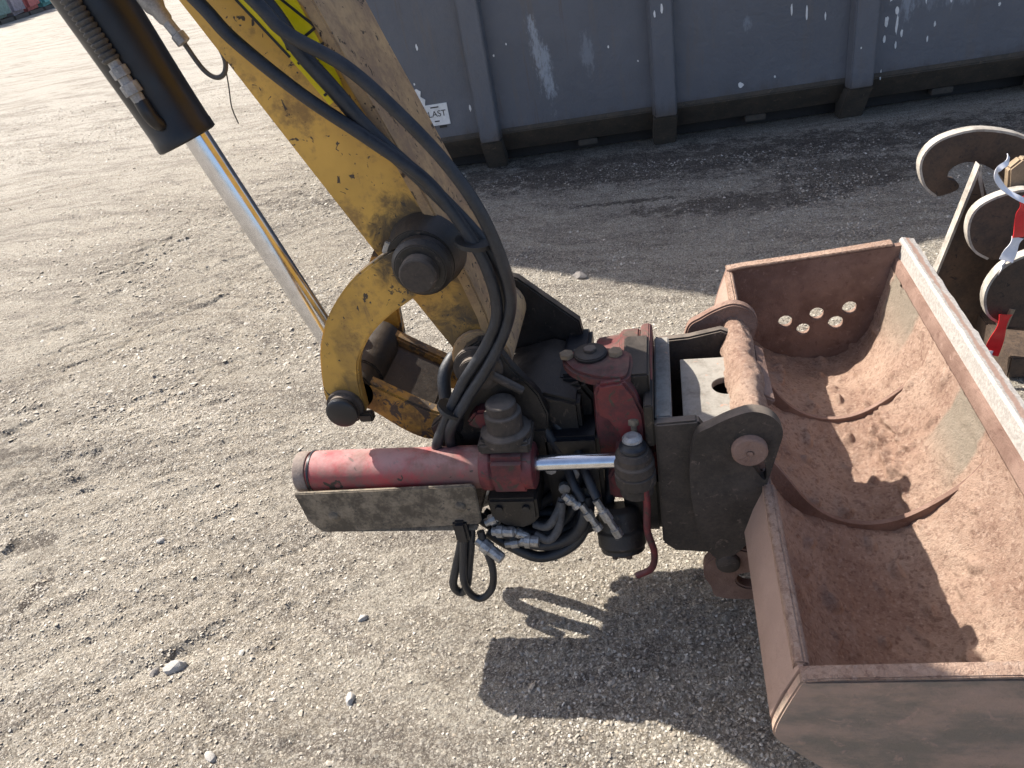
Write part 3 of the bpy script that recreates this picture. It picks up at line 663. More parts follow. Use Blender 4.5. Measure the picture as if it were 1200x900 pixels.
# tilt cylinder with guard
cyl = B(); cyl.lathe((-.790, 1.2, .493), (1, 0, 0), [(0, .0455), (.40, .0455)], 40); cb = rbuild(cyl, 'tilt_cylinder', 'red', bevel=.003)
b = B(); b.lathe((-.792, 1.2, .493), (-1, 0, 0), [(0, .044), (.003, .045), (.026, .045), (.028, .043)], 36); b.build('end_cap', 'cap', cb, bevel=.001)
b = B(); b.lathe((-.786, 1.2, .493), (1, 0, 0), [(0, .047), (.005, .047)], 40); b.build('seal_ring', 'blackpaint', cb)
b = B(); b.lathe((-.405, 1.2, .493), (1, 0, 0), [(0, .048), (.004, .050), (.022, .050), (.026, .046), (.085, .046), (.088, .049), (.110, .049), (.113, .04)], 36); b.build('gland_head', 'red_dark', cb, bevel=.001, sharp=30)
b = B(); b.cyl((-.30, 1.2, .4975), (-.128, 1.2, .4995), .0168, n=32); b.build('piston_rod', 'chrome', cb)
gpts = [(-.815, .484), (-.808, .405), (-.790, .378), (-.772, .369), (-.425, .388), (-.416, .396), (-.412, .488), (-.42, .4955)]
gd_ = B(); gd_.prism(gpts, 1.137, 1.146); gp = rbuild(gd_, 'guard_plate', 'guard', bevel=.002)
b = B(); b.prism([(1.1385, .369), (1.300, .372), (1.300, .380), (1.1465, .378)], -.79, -.43, 'yz'); b.build('lower_lip', 'guard', gp, bevel=.001)  # unseen underside and rear lip, deepened to fill out the guard's cast shadow
b = B(); b.prism([(x, z) for x, z in ((-.79, .381), (-.43, .381), (-.43, .45), (-.79, .45))], 1.292, 1.300); b.build('rear_lip', 'guard', gp, bevel=.001)
for x, z in ((-.742, .418), (-.452, .440)):
    b = B(); b.lathe((x, 1.138, z), (0, -1, 0), [(0, .012), (.005, .012), (.008, .008)], 12); b.build('bolt', 'guard', gp, bevel=.001)
    b = B(); b.cyl((x, 1.145, z), (x, 1.17, z), .014, n=12); b.build('spacer', 'grime', gp)
# trunnion holding the cylinder head
b = B(); b.lathe((-.345, 1.215, .560), (0, 0, 1), [(0, .052), (.02, .052), (.024, .038), (.062, .038), (.064, .031), (.085, .031), (.088, .026)], 24); rbuild(b, 'trunnion_pin', 'grime_brown', bevel=.001, sharp=30)
b = B(); b.box((-.347, 1.235, .556), (.108, .12, .026)); tpl = rbuild(b, 'trunnion_block', 'grime_brown', bevel=.005)
b = B(); b.box((-.345, 1.21, .497), (.086, .11, .092)); rbuild(b, 'trunnion_saddle', 'red_dark', bevel=.012)
b = B(); b.prism([(-.405, .430), (-.400, .372), (-.375, .352), (-.335, .345), (-.312, .360), (-.300, .375), (-.298, .430)], 1.165, 1.30); tl2 = rbuild(b, 'trunnion_block', 'grime', bevel=.006)
for x, y, z, p_, d in ((-.386, 1.190, .569, tpl, (0, 0, 1)), (-.308, 1.190, .569, tpl, (0, 0, 1)), (-.380, 1.166, .408, tl2, (0, -1, 0)), (-.322, 1.166, .408, tl2, (0, -1, 0))):
    b = B(); b.lathe((x, y, z), d, [(0, .009), (.008, .009)], 6); b.build('bolt', 'blackpaint', p_, bevel=.001)
b = B(); b.box((-.345, 1.30, .49), (.16, .10, .12)); rbuild(b, 'trunnion_web', 'grime', bevel=.008)
# rod-end knuckle: stacked pin with bolt on top
b = B(); b.lathe((-.0915, 1.185, .430), (0, 0, 1), [(0, .034), (.022, .034), (.0225, .029), (.027, .029), (.0275, .041), (.054, .041), (.0545, .035), (.058, .035), (.0585, .040), (.080, .040), (.083, .036), (.098, .036), (.108, .030)], 28); kn = rbuild(b, 'rod_knuckle', 'grime_brown', bevel=.001, sharp=30)
b = B(); b.lathe((-.0915, 1.185, .541), (0, 0, 1), [(0, .027), (.008, .027), (.012, .022), (.020, .020)], 24); b.build('pin_cap', 'rubber', kn, bevel=.001)
b = B(); b.lathe((-.0915, 1.187, .560), (0, 0, 1), [(0, .020), (.006, .019), (.012, .012)], 20); b.build('cap_face', 'greyfit', kn)
b = B(); b.lathe((-.088, 1.225, .572), (0, 0, 1), [(-.03, .012), (0, .012), (.003, .015), (.016, .014), (.02, .008)], 12); b.build('bolt', 'guard', kn)
b = B(); b.box((-.092, 1.16, .452), (.010, .012, .02)); b.build('key', 'grime', kn, bevel=.002)
b = B(); b.box((-.092, 1.23, .47), (.075, .07, .09)); rbuild(b, 'knuckle_lug', 'red_dark', bevel=.008)
b = B(); b.prism([(1.235, .41), (1.225, .30), (1.26, .245), (1.50, .245), (1.55, .30), (1.55, .41)], -.125, -.0485, 'yz'); rbuild(b, 'shade_block', 'grime', bevel=.006)  # dark block added where the ground lies in shade; widens the shadow too
# swivel motor below
md = Vector((.05, -.45, -.9)).normalized()
b = B(); b.lathe((-.138, 1.235, .345), md, [(0, .030), (.01, .044), (.05, .046), (.055, .052), (.085, .052), (.092, .047), (.100, .047), (.104, .034)], 28); mo = rbuild(b, 'swivel_motor', 'grime', bevel=.001, sharp=30)
mc = Vector((-.138, 1.235, .345)) + md * .103
b = B(); b.lathe(mc, md, [(0, .033), (.004, .032), (.006, .016), (.012, .014)], 20); b.build('end_face', 'rust_plate', mo)
mu = md.orthogonal().normalized(); mv = md.cross(mu)
for k in range(5):
    a = 2 * math.pi * k / 5
    b = B(); b.lathe(mc + (mu * math.cos(a) + mv * math.sin(a)) * .026, md, [(0, .007), (.01, .007)], 6); b.build('bolt', 'rust_plate', mo)
rbuild(B().tube([(-.076, 1.165, .48), (-.072, 1.160, .42), (-.076, 1.162, .34), (-.066, 1.165, .275), (-.074, 1.168, .222), (-.108, 1.17, .196)], .0075, 10), 'red_pipe', 'red_dark')
# hydraulic hoses and fittings under the coupler
def rh(pts, r=.010, mat='rubber', name='hydraulic_hose'): return rbuild(B().tube(pts, r, 10, 6), name, mat)
rnd = random.Random(3)
for i in range(9):
    y = 1.19 + .03 * i; z = .30 + rnd.uniform(-.03, .03); x0 = -.43 + rnd.uniform(-.03, .03); x1 = -.21 + rnd.uniform(-.02, .05)
    rh([(x0, y, z + .03), (x0 + .05, y - .01, z - .005), (-.32 + rnd.uniform(-.02, .02), y - .01, z - .04), (x1 - .04, y, z - .015), (x1, y + .01, z + .05), (x1 + .01, y + .03, z + .13)], .0125)
for i in range(7):
    y = 1.27 + .03 * i; x = -.29 + .018 * i
    rh([(x, y, .56 - .01 * i), (x + .03, y - .01, .50), (x + .05, y - .01, .43), (x + .02, y, .36), (x - .05, y, .30)], .012)
for p, d, l in (((-.208, 1.175, .405), (.45, -.15, -.85), .07), ((-.175, 1.165, .425), (.40, -.1, -.9), .10), ((-.24, 1.17, .435), (.6, 0, -.7), .04)):
    b = B(); b.lathe(p, d, [(0, .008), (l * .3, .008), (l * .3 + .001, .0115), (l * .55, .0115), (l * .55 + .001, .0075), (l * .8, .0085), (l * .8 + .001, .011), (l, .011)], 8); rbuild(b, 'hose_fitting', 'steel', sharp=30)
rh([(-.205, 1.18, .41), (-.222, 1.20, .44), (-.25, 1.27, .47)], .010); rh([(-.172, 1.17, .425), (-.19, 1.20, .455), (-.22, 1.28, .49)], .010)
b = B(); b.box((-.225, 1.36, .42), (.12, .22, .20)); rbuild(b, 'dark_fill', 'blackpaint', bevel=.008)  # black blocks added to fill the dark void between the coupler parts
b = B(); b.box((-.335, 1.38, .37), (.13, .20, .12)); rbuild(b, 'dark_fill', 'blackpaint', bevel=.008)
b = B(); b.box((-.215, 1.45, .56), (.06, .2, .10)); rbuild(b, 'dark_fill', 'blackpaint', bevel=.008)
for x, y, z in ((-.225, 1.24, .44), (-.25, 1.245, .395), (-.195, 1.24, .39), (-.27, 1.235, .46)):
    b = B(); b.lathe((x, y, z), (.1, -1, .1), [(-.03, .009), (.0, .009), (.002, .013), (.014, .013), (.016, .007)], 8); rbuild(b, 'port_plug', 'greyfit', sharp=30)
for i in range(6):
    y = 1.185 + .028 * i
    rh([(-.40, y, .335), (-.36, y - .005, .302), (-.30, y - .005, .284 + .004 * i), (-.245, y, .30), (-.21, y, .345), (-.20, y + .02, .40)], .0145)
for p, d, l, r_ in (((-.440, 1.15, .330), (.75, -.35, -.45), .07, .016), ((-.405, 1.16, .345), (1, -.1, .05), .05, .014), ((-.345, 1.155, .322), (1, 0, -.1), .04, .016), ((-.42, 1.17, .36), (.7, .2, .2), .05, .013), ((-.385, 1.165, .300), (1, .1, .1), .06, .012), ((-.36, 1.16, .345), (.9, 0, -.5), .035, .011)):
    b = B(); b.lathe(p, d, [(0, r_ * .7), (l * .2, r_ * .7), (l * .2 + .001, r_), (l * .5, r_), (l * .5 + .001, r_ * .8), (l * .95, r_ * .8), (l, r_ * .55)], 10); rbuild(b, 'quick_coupling', 'steel', sharp=30)
for y in (1.17, 1.18):
    rh([(-.315, y, .325 + (y - 1.17) * 2), (-.285, y - .01, .318 + (y - 1.17) * 3), (-.262, y, .345 + (y - 1.17) * 3), (-.25, y + .02, .40)], .0095, 'rubber_grey')
# unseen slack hoses added behind the guard to cast a finger of shadow
rh([(-.40, 1.30, .35), (-.47, 1.34, .27), (-.56, 1.37, .215), (-.625, 1.375, .215), (-.645, 1.36, .25), (-.60, 1.33, .30), (-.50, 1.30, .335)], .016)
rh([(-.42, 1.27, .35), (-.50, 1.29, .29), (-.58, 1.31, .27), (-.625, 1.31, .295), (-.58, 1.29, .335)], .012)
# dangling hose loops
lp = [(-.462, 1.16, .375), (-.478, 1.15, .32), (-.505, 1.148, .245), (-.524, 1.15, .185), (-.513, 1.155, .155), (-.492, 1.15, .185), (-.474, 1.15, .25), (-.456, 1.15, .32), (-.448, 1.16, .37)]
rh(lp, .0095, 'rubber', 'hose_loop')
lp = [(-.458, 1.14, .375), (-.474, 1.135, .30), (-.49, 1.135, .215), (-.480, 1.138, .165), (-.458, 1.14, .155), (-.430, 1.14, .19), (-.418, 1.14, .25), (-.424, 1.145, .31), (-.43, 1.155, .35)]
rh(lp, .0085, 'rubber', 'hose_loop')
b = B(); b.box((-.463, 1.14, .372), (.03, .03, .06)); rbuild(b, 'loop_clamp', 'blackpaint', bevel=.006)

# ------------------------------------------------------------------ bucket
KB = (.4, 1.42, .1)
buc = thing('bucket', KB, 'wide clay covered ditching bucket lying open on the gravel, joined to the red coupler', 'bucket')
def kb(b, name, mat, parent=None, **k): return b.build(name, mat, parent or buc, **k)
Y0, Y1 = .735, 2.115
inn = [(.168, .447), (.172, .38), (.186, .30), (.215, .23), (.27, .172), (.34, .138), (.42, .128), (.49, .145), (.542, .188), (.574, .258), (.592, .345), (.606, .43), (.612, .455)]
outr = [(.156, .452), (.136, .392), (.120, .330), (.126, .300), (.160, .262), (.207, .215), (.265, .150), (.335, .112), (.42, .102), (.50, .120), (.562, .170), (.598, .245), (.616, .34), (.628, .425), (.632, .455)]
ci = [tuple(p) for p in cr(inn, 4)]; co_ = [tuple(p) for p in cr(outr, 4)]
sh = B(); sh.prism(ci + co_[::-1], Y0 + .02, Y1 - .02)
kb(sh, 'shell', 'clay_steel', bevel=.002, sharp=50)
endp = co_ + [(.640, .47), (.640, .487), (.60, .484), (.40, .470), (.20, .455)]
kb(B().prism(endp, Y0, Y0 + .0195), 'end_plate', 'bucket_side', bevel=.003)
holes = [circ(x, z, r_, 14) for x, z, r_ in ((.325, .270, .021), (.413, .290, .021), (.377, .240, .020), (.468, .256, .022), (.503, .303, .021))]
endp2 = co_ + [(.640, .47), (.640, .492), (.60, .487), (.40, .470), (.20, .455)]
kb(B().prism(endp2, Y1 - .0195, Y1, holes=holes), 'end_plate', 'clay_steel', bevel=0)
ec = B(); ec.prism([(.158, .453), (.20, .458), (.40, .473), (.60, .490), (.60, .498), (.40, .481), (.20, .466), (.155, .461)], Y1 - .026, Y1 + .006); kb(ec, 'top_flange', 'soil', bevel=.002, jitter=.003)
ec = B(); ec.prism([(.158, .453), (.20, .458), (.40, .473), (.60, .487), (.60, .494), (.40, .480), (.20, .465), (.155, .460)], Y0 - .002, Y0 + .024); kb(ec, 'top_flange', 'soil', bevel=.002, jitter=.003)
bs = B(); bs.prism([(.1635, .4535), (.156, .4545), (.1335, .392), (.1172, .330), (.121, .318), (.126, .322), (.140, .390)], Y0 + .021, Y1 - .021); kb(bs, 'back_lit_strip', 'clay_lit', bevel=.001)  # thin strip added to carry the paler, sunlit tone of the outer back
# cutting edge
ce = B()
n = 60; pts_o = []
for i in range(n + 1):
    y = Y0 - .004 + (Y1 - Y0 + .012) * i / n
    pts_o.append(y)
vs_, fs_ = [], []
for i, y in enumerate(pts_o):
    j = .0035 * noise.noise(Vector((y * 14, 3.1, 0))) + .002 * noise.noise(Vector((y * 45, 1.1, 0)))
    for (x, z) in ((.614, .405), (.624, .495 + j), (.630, .500 + j), (.660 + j, .493 + j), (.664 + j, .487), (.640, .40)): vs_.append((x, y, z))
for i in range(n):
    for k in range(6):
        fs_.append((i * 6 + k, i * 6 + (k + 1) % 6, (i + 1) * 6 + (k + 1) % 6, (i + 1) * 6 + k))
fs_ += [tuple(range(6)), tuple(reversed(range(n * 6, n * 6 + 6)))]
ce.add(vs_, fs_); kb(ce, 'cutting_edge', 'edge', sharp=30)
# inner stiffening webs with a curved top edge
def web(y, prof):
    t_ = [tuple(p) for p in cr(prof, 5)]
    lo_ = [(x, z - .012) for x, z in ci if prof[0][0] - .002 < x < prof[-1][0] + .002]
    return B().prism(t_ + lo_[::-1], y - .006, y + .006)
wp = [(.170, .43), (.212, .365), (.262, .287), (.318, .238), (.385, .219), (.455, .235), (.525, .288), (.574, .345), (.606, .415)]
kb(web(1.685, [(x, z - .004) for x, z in wp]), 'web', 'clay_steel', bevel=.001)
kb(web(1.30, wp), 'web', 'clay_steel', bevel=.001)
# stiffener along the back rim
b = B(); b.prism([(.150, .456), (.166, .458), (.174, .45), (.172, .425), (.15, .43)], Y0 + .03, 1.17); kb(b, 'rim_bar', 'soil', bevel=.003, jitter=.002)
b = B(); b.prism([(.150, .456), (.166, .458), (.174, .45), (.172, .425), (.15, .43)], 1.63, Y1 - .03); kb(b, 'rim_bar', 'soil', bevel=.003, jitter=.002)
# mounting bracket: side plates, lugs, cross tube, hook
pl = [(-.047, .592), (.034, .597), (.055, .56), (.06, .42), (.085, .30), (.06, .242), (-.022, .25), (-.047, .275)]
kb(B().prism(pl, 1.190, 1.215), 'bracket_plate', 'grime_brown', bevel=.004)
pl2 = [(-.047, .582), (.03, .586), (.10, .600), (.13, .585), (.13, .42), (.085, .30), (.06, .242), (-.022, .25), (-.047, .275)]
kb(B().prism(pl2, 1.515, 1.538), 'bracket_plate', 'grime_brown', bevel=.004)
lug = cr([(.028, .578), (.060, .603), (.095, .622), (.131, .632), (.165, .618), (.184, .585), (.178, .545), (.168, .50), (.158, .45), (.150, .38), (.13, .31), (.095, .262), (.06, .255), (.035, .31), (.018, .40), (.015, .50)], 5, True)
lug = [tuple(p) for p in lug]
slot = [tuple(p) for p in cr([(.105, .525), (.128, .508), (.150, .470), (.158, .478), (.152, .515), (.130, .528)], 3, True)]
kb(B().prism(lug, 1.165, 1.189, holes=[slot]), 'lug', 'grime_brown', bevel=0)
kb(B().prism(lug, 1.570, 1.596), 'lug', 'clay_steel', bevel=.004)
b = B(); b.lathe((.125, 1.20, .547), (0, -1, 0), [(0, .033), (.045, .033), (.050, .030)], 24); b.lathe((.125, 1.150, .547), (0, -1, 0), [(0, .007), (.002, .007)], 10); kb(b, 'pin', 'clay_steel', bevel=.001)
b = B(); b.cyl((.125, 1.54, .547), (.125, 1.61, .547), .033); kb(b, 'pin', 'clay_steel', bevel=.003)
b = B(); b.box((-.030, 1.365, .425), (.032, .2996, .335)); kb(b, 'back_plate', 'bare_steel', bevel=.003)
hp = circ(.100, 1.365, .030, 16, 90, 270)
gp_ = B(); gp_.prism([(.008, 1.2155), (.108, 1.2155), (.108, 1.333), (.1005, 1.3345)] + [(x, y) for x, y in hp[::-1]] + [(.1005, 1.3955), (.108, 1.397), (.108, 1.475), (.008, 1.475)], .540, .555, 'xy')
kb(gp_, 'pocket_plate', 'bare_steel', bevel=.001)
b = B(); b.prism([(-.016, .28), (.13, .30), (.13, .32), (-.016, .30)], 1.216, 1.514); kb(b, 'bottom_plate', 'grime', bevel=.002)
ct = B(); prf = [(.102, .540), (.106, .572), (.122, .596), (.143, .600), (.160, .584), (.170, .556), (.150, .530)]
vs_, fs_ = [], []
for i in range(81):
    for x, z in cr(prf, 4, True): vs_.append((x, 1.1905 + .379 * i / 80, z))
m_ = len(vs_) // 81
for i in range(80):
    for k in range(m_): fs_.append((i * m_ + k, i * m_ + (k + 1) % m_, (i + 1) * m_ + (k + 1) % m_, (i + 1) * m_ + k))
fs_ += [tuple(range(m_)), tuple(reversed(range(80 * m_, 81 * m_)))]
ct.add(vs_, fs_); kb(ct, 'cross_tube', 'soil', jitter=.008)
b = B(); b.prism([(.105, .52), (.165, .545), (.175, .44), (.14, .34), (.12, .34)], 1.216, 1.514); kb(b, 'throat_plate', 'clay_steel', bevel=.003)
b = B(); b.box((.172, 1.40, .555), (.03, .20, .02), Matrix.Rotation(R(35), 3, 'Y')); kb(b, 'weld_bar', 'clay_steel', bevel=.004, jitter=.003)
# lower hook
hk = cr([(.045, .235), (.035, .19), (.050, .150), (.060, .120), (.110, .112), (.155, .118), (.160, .150), (.125, .152), (.105, .168), (.108, .19), (.135, .198), (.16, .205), (.15, .25), (.10, .268)], 4, True)
hk = [tuple(p) for p in hk]
kb(B().prism(hk, 1.175, 1.205), 'hook', 'clay_steel', bevel=.004)
kb(B().prism(hk, 1.595, 1.625), 'hook', 'clay_steel', bevel=.004)
b = B(); b.lathe((.085, 1.176, .235), (0, -1, 0), [(0, .026), (.012, .024), (.016, .018)], 20); kb(b, 'hook_boss', 'grime_brown')

# soil caked over the floor of the bucket
def soil_mesh():
    from bisect import bisect
    P = [Vector(p) for p in cr(inn, 6)]
    S = [0]
    for a, b_ in zip(P, P[1:]): S.append(S[-1] + (b_ - a).length)
    L = S[-1]; nu, nv = 190, 380
    s0, s1 = .035, L - .03
    vs_ = np.zeros((nu * nv, 3))
    for i in range(nu):
        s = s0 + (s1 - s0) * i / (nu - 1)
        k = min(max(bisect(S, s) - 1, 0), len(P) - 2); t = (s - S[k]) / (S[k + 1] - S[k])
        p = P[k].lerp(P[k + 1], t)
        def tan(m): return (P[min(m + 2, len(P) - 1)] - P[max(m - 2, 0)]).normalized()
        d = tan(k).lerp(tan(k + 1), t).normalized(); nr = Vector((-d.y, d.x))
        e = min(1, (s - s0) / .30, (s1 - s) / .26)
        e = e * e * (3 - 2 * e) if e > 0 else 0
        for j in range(nv):
            y = Y0 + .0205 + (Y1 - Y0 - .041) * j / (nv - 1)
            q_ = Vector((s * 1.0, y, 0))
            n1 = noise.noise(q_ * 5) * .5 + noise.noise(q_ * 11 + Vector((3, 1, 2))) * .3
            n2 = noise.noise(q_ * 32) * .5 + noise.noise(q_ * 75) * .22 + noise.noise(q_ * 150) * .08
            def heap(w, k, r): return k * math.exp(-((w - .006 - y) / r) ** 2) if y < w else 0
            pile = heap(1.685, .032, .10) + heap(1.30, .036, .11) + .016 * math.exp(-((y - 1.82) / .10) ** 2) + .012 * math.exp(-((y - 1.45) / .10) ** 2)
            endf = min(1, (Y1 - .02 - y) / .30); pile -= .030 * (1 - endf * endf * (3 - 2 * endf))
            rough = max(0, 1 - ((s - .60) / .11) ** 2) * max(0, 1 - ((y - 1.56) / .13) ** 2)
            pile += rough * .05 * max(0, noise.noise(q_ * 26 + Vector((8, 2, 1))) + .25 * noise.noise(q_ * 60))
            h = .003 + e * (.034 + .020 * n1 + pile) + (.35 + .65 * e) * .0085 * n2
            lump = noise.noise(q_ * 20 + Vector((0, 0, 5)))
            if lump > .28: h += (lump - .28) * .045 * (.4 + .6 * e)
            h = max(h, .0012)
            vs_[i * nv + j] = (p.x + nr.x * h, y, p.y + nr.y * h)
    fs_ = [(i * nv + j, i * nv + j + 1, (i + 1) * nv + j + 1, (i + 1) * nv + j) for i in range(nu - 1) for j in range(nv - 1)]
    me_ = bpy.data.meshes.new('soil'); me_.from_pydata(vs_.tolist(), [], fs_); me_.update()
    for p_ in me_.polygons: p_.use_smooth = True
    me_.materials.append(M['soil'])
    o = bpy.data.objects.new('soil', me_); col.objects.link(o)
    return tag(o, 'dry reddish brown clay caked over the inside of the open bucket', 'soil', kind='stuff')
soil = soil_mesh()
# clods lying in the bucket
def clod_mesh(name, seed, k=.35, sub=2):
    bm = bmesh.new(); bmesh.ops.create_icosphere(bm, subdivisions=sub, radius=1)
    for v in bm.verts:
        v.co *= 1 + k * noise.noise(v.co * 1.1 + Vector((seed * 7.3, seed, 2))) + k * .5 * noise.noise(v.co * 2.6 + Vector((seed, 0, 9)))
    me_ = bpy.data.meshes.new(name); bm.to_mesh(me_); bm.free()
    for p in me_.polygons: p.use_smooth = True
    me_.set_sharp_from_angle(angle=R(30))
    return me_
# ------------------------------------------------------------------ tined attachment behind the bucket, with barrier tape
GB = (1.05, 2.35, 0.)
gr = thing('grab_attachment', GB, 'rusty brown attachment of curved hook plates standing behind the bucket', 'attachment')
def hookplate(outline, y, t, name='hook_plate', hl=()):
    o2 = [tuple(p) for p in cr(outline, 4, True)]
    h = B().prism(o2, y - t / 2, y + t / 2, holes=hl).build(name, 'rust_plate', gr, bevel=.001)
    # cut edge: its sunlit white put into a pale strip along the upper side
    return h
def rim(pts, y, t, parent):
    P = [Vector(p) for p in cr(pts, 4)]
    o2, i2 = [], []
    for i, p in enumerate(P):
        d = (P[min(i + 1, len(P) - 1)] - P[max(i - 1, 0)]).normalized(); nr = Vector((-d.y, d.x))
        o2.append(tuple(p + nr * .003)); i2.append(tuple(p - nr * .004))
    B().prism(o2 + i2[::-1], y - t / 2 - .001, y + t / 2 + .001).build('lit_cut_edge', 'lit_edge', parent)
h1 = [(.868, .470), (.820, .462), (.783, .500), (.764, .566), (.782, .617), (.833, .648), (.925, .656), (1.05, .615), (1.20, .50), (1.28, .30), (1.30, .02), (1.05, .02), (1.05, .30), (1.02, .47), (.96, .538), (.895, .562), (.852, .545), (.848, .515), (.872, .505), (.884, .485)]
a = hookplate(h1, 2.5, .035); rim(h1[1:9], 2.5, .035, a)
tri = [(.894, .582), (.775, .0), (1.32, .0), (1.16, .30), (.955, .425)]
t_ = B().prism(tri, 2.385, 2.415).build('gusset_plate', 'rust_plate', gr, bevel=.002)
B().prism([(.894, .588), (.770, .0), (.777, .0), (.897, .562)], 2.383, 2.417).build('lit_cut_edge', 'lit_edge', t_)
B().prism([(.899, .586), (.903, .560), (.925, .475), (.921, .470), (.896, .545)], 2.382, 2.3845).build('lit_cut_edge', 'lit_edge', t_)
h2 = [(.965, .322), (.925, .330), (.880, .365), (.857, .43), (.868, .490), (.918, .524), (1.0, .536), (1.12, .50), (1.22, .36), (1.24, .0), (1.0, .0), (1.02, .22), (1.0, .30)]
a = hookplate(h2, 2.3, .03); rim(h2[1:8], 2.3, .03, a)
h3 = [(1.04, .425), (.965, .410), (.905, .373), (.876, .301), (.893, .226), (.945, .186), (1.02, .172), (1.14, .17), (1.20, .27), (1.15, .38)]
a = hookplate(h3, 2.15, .03, hl=[circ(1.02, .29, .020, 14)]); rim([h3[k] for k in (5, 4, 3, 2, 1, 0)], 2.15, .03, a)
b = B(); b.box((1.06, 2.32, .05), (.18, .42, .07)); b.build('cross_beam', 'rust_plate', gr, bevel=.004)
b = B(); b.cyl((1.08, 2.14, .28), (1.08, 2.52, .28), .03, n=20); b.build('pin', 'rust_plate', gr, bevel=.002)
b = B(); b.cyl((.925, 2.135, .10), (.955, 2.14, .24), .010, n=10); b.build('handle_bar', 'wood', gr)
blk = B(); blk.prism([(.955, .585), (.985, .612), (1.06, .600), (1.08, .50), (1.0, .44), (.965, .50)], 2.33, 2.37)
tag(blk.build('timber_block', 'wood', loc=(1.02, 2.35, .44), bevel=.006, jitter=.005), 'pale timber block lodged between the rusty hook plates', 'timber')
# barrier tape: ribbon in alternating red and white pieces
tp = thing('barrier_tape', (.92, 2.10, .0), 'red and white barrier tape tied round the rusty attachment', 'barrier tape')
def ribbon(pts, w, mat, name):
    P = cr(pts, 6); vs_, fs_ = [], []
    for i, p in enumerate(P):
        d = (P[min(i + 1, len(P) - 1)] - P[max(i - 1, 0)]).normalized()
        tw = .5 * math.sin(i * .45)
        f_ = Vector((.25 + tw, -1, .55)).normalized()
        u = d.cross(f_).normalized() * w / 2; nn = d.cross(u).normalized() * .0008
        vs_ += [p - u - nn, p + u - nn, p + u + nn, p - u + nn]
    for i in range(len(P) - 1):
        for k in range(4): fs_.append((i * 4 + k, i * 4 + (k + 1) % 4, i * 4 + 4 + (k + 1) % 4, i * 4 + 4 + k))
    fs_ += [(0, 1, 2, 3), tuple(len(vs_) - 4 + k for k in (3, 2, 1, 0))]
    B().add(vs_, fs_).build(name, mat, tp)
ribbon([(.900, 2.22, .668), (.868, 2.14, .680), (.846, 2.12, .676), (.838, 2.12, .658), (.850, 2.12, .635), (.872, 2.12, .610), (.905, 2.11, .588), (.94, 2.11, .57)], .014, 'tape_white', 'white_piece')
ribbon([(.918, 2.12, .592), (.924, 2.12, .56), (.926, 2.115, .52), (.918, 2.11, .478)], .042, 'tape_red', 'red_piece')
ribbon([(.918, 2.11, .478), (.908, 2.105, .45), (.896, 2.10, .415)], .034, 'tape_white', 'white_piece')
ribbon([(.896, 2.10, .415), (.905, 2.14, .37), (.93, 2.185, .32), (.94, 2.185, .27), (.93, 2.17, .20)], .034, 'tape_white', 'white_piece')
ribbon([(.932, 2.115, .235), (.923, 2.11, .18), (.910, 2.105, .105)], .040, 'tape_red', 'red_piece')
ribbon([(.912, 2.105, .12), (.909, 2.10, .09), (.905, 2.10, .05)], .018, 'tape_white', 'white_piece')

# ------------------------------------------------------------------ stones
sm = [clod_mesh('stone', i) for i in range(5)]; smd = [clod_mesh('stone', 10 + i) for i in range(4)]
for m_ in sm: m_.materials.append(M['stone'])
for m_ in smd: m_.materials.append(M['stone_dark'])
placed = [(-1.276, 1.050, .021, 0, 'pale elongated stone, largest on the gravel at lower left'), (-1.325, 1.035, .012, 1, 'grey stone touching the pale elongated stone at lower left'),
          (-1.057, .824, .013, 0, 'white egg shaped stone by the bottom edge left of centre'), (-.818, 1.209, .011, 0, 'round pale stone on gravel below the tilt cylinder guard'),
          (-.774, .976, .013, 0, 'flat pale stone on gravel in the lower middle'), (-.395, 3.071, .026, 1, 'grey stone on the edge of the container shadow'),
          (-1.570, 1.487, .010, 0, 'small pale stone on open gravel at middle left')]
for i, (x, y, s_, dk, lb) in enumerate(placed):
    o = bpy.data.objects.new('stone', (smd if dk else sm)[i % 4]); col.objects.link(o)
    o.location = (x, y, gz(x, y) + s_ * .3); o.scale = (s_ * 1.3, s_ * .85, s_ * .7); o.rotation_euler = (0, 0, 1.1 * i + .4)
    tag(o, lb, 'stone', 'stones lying on the gravel')
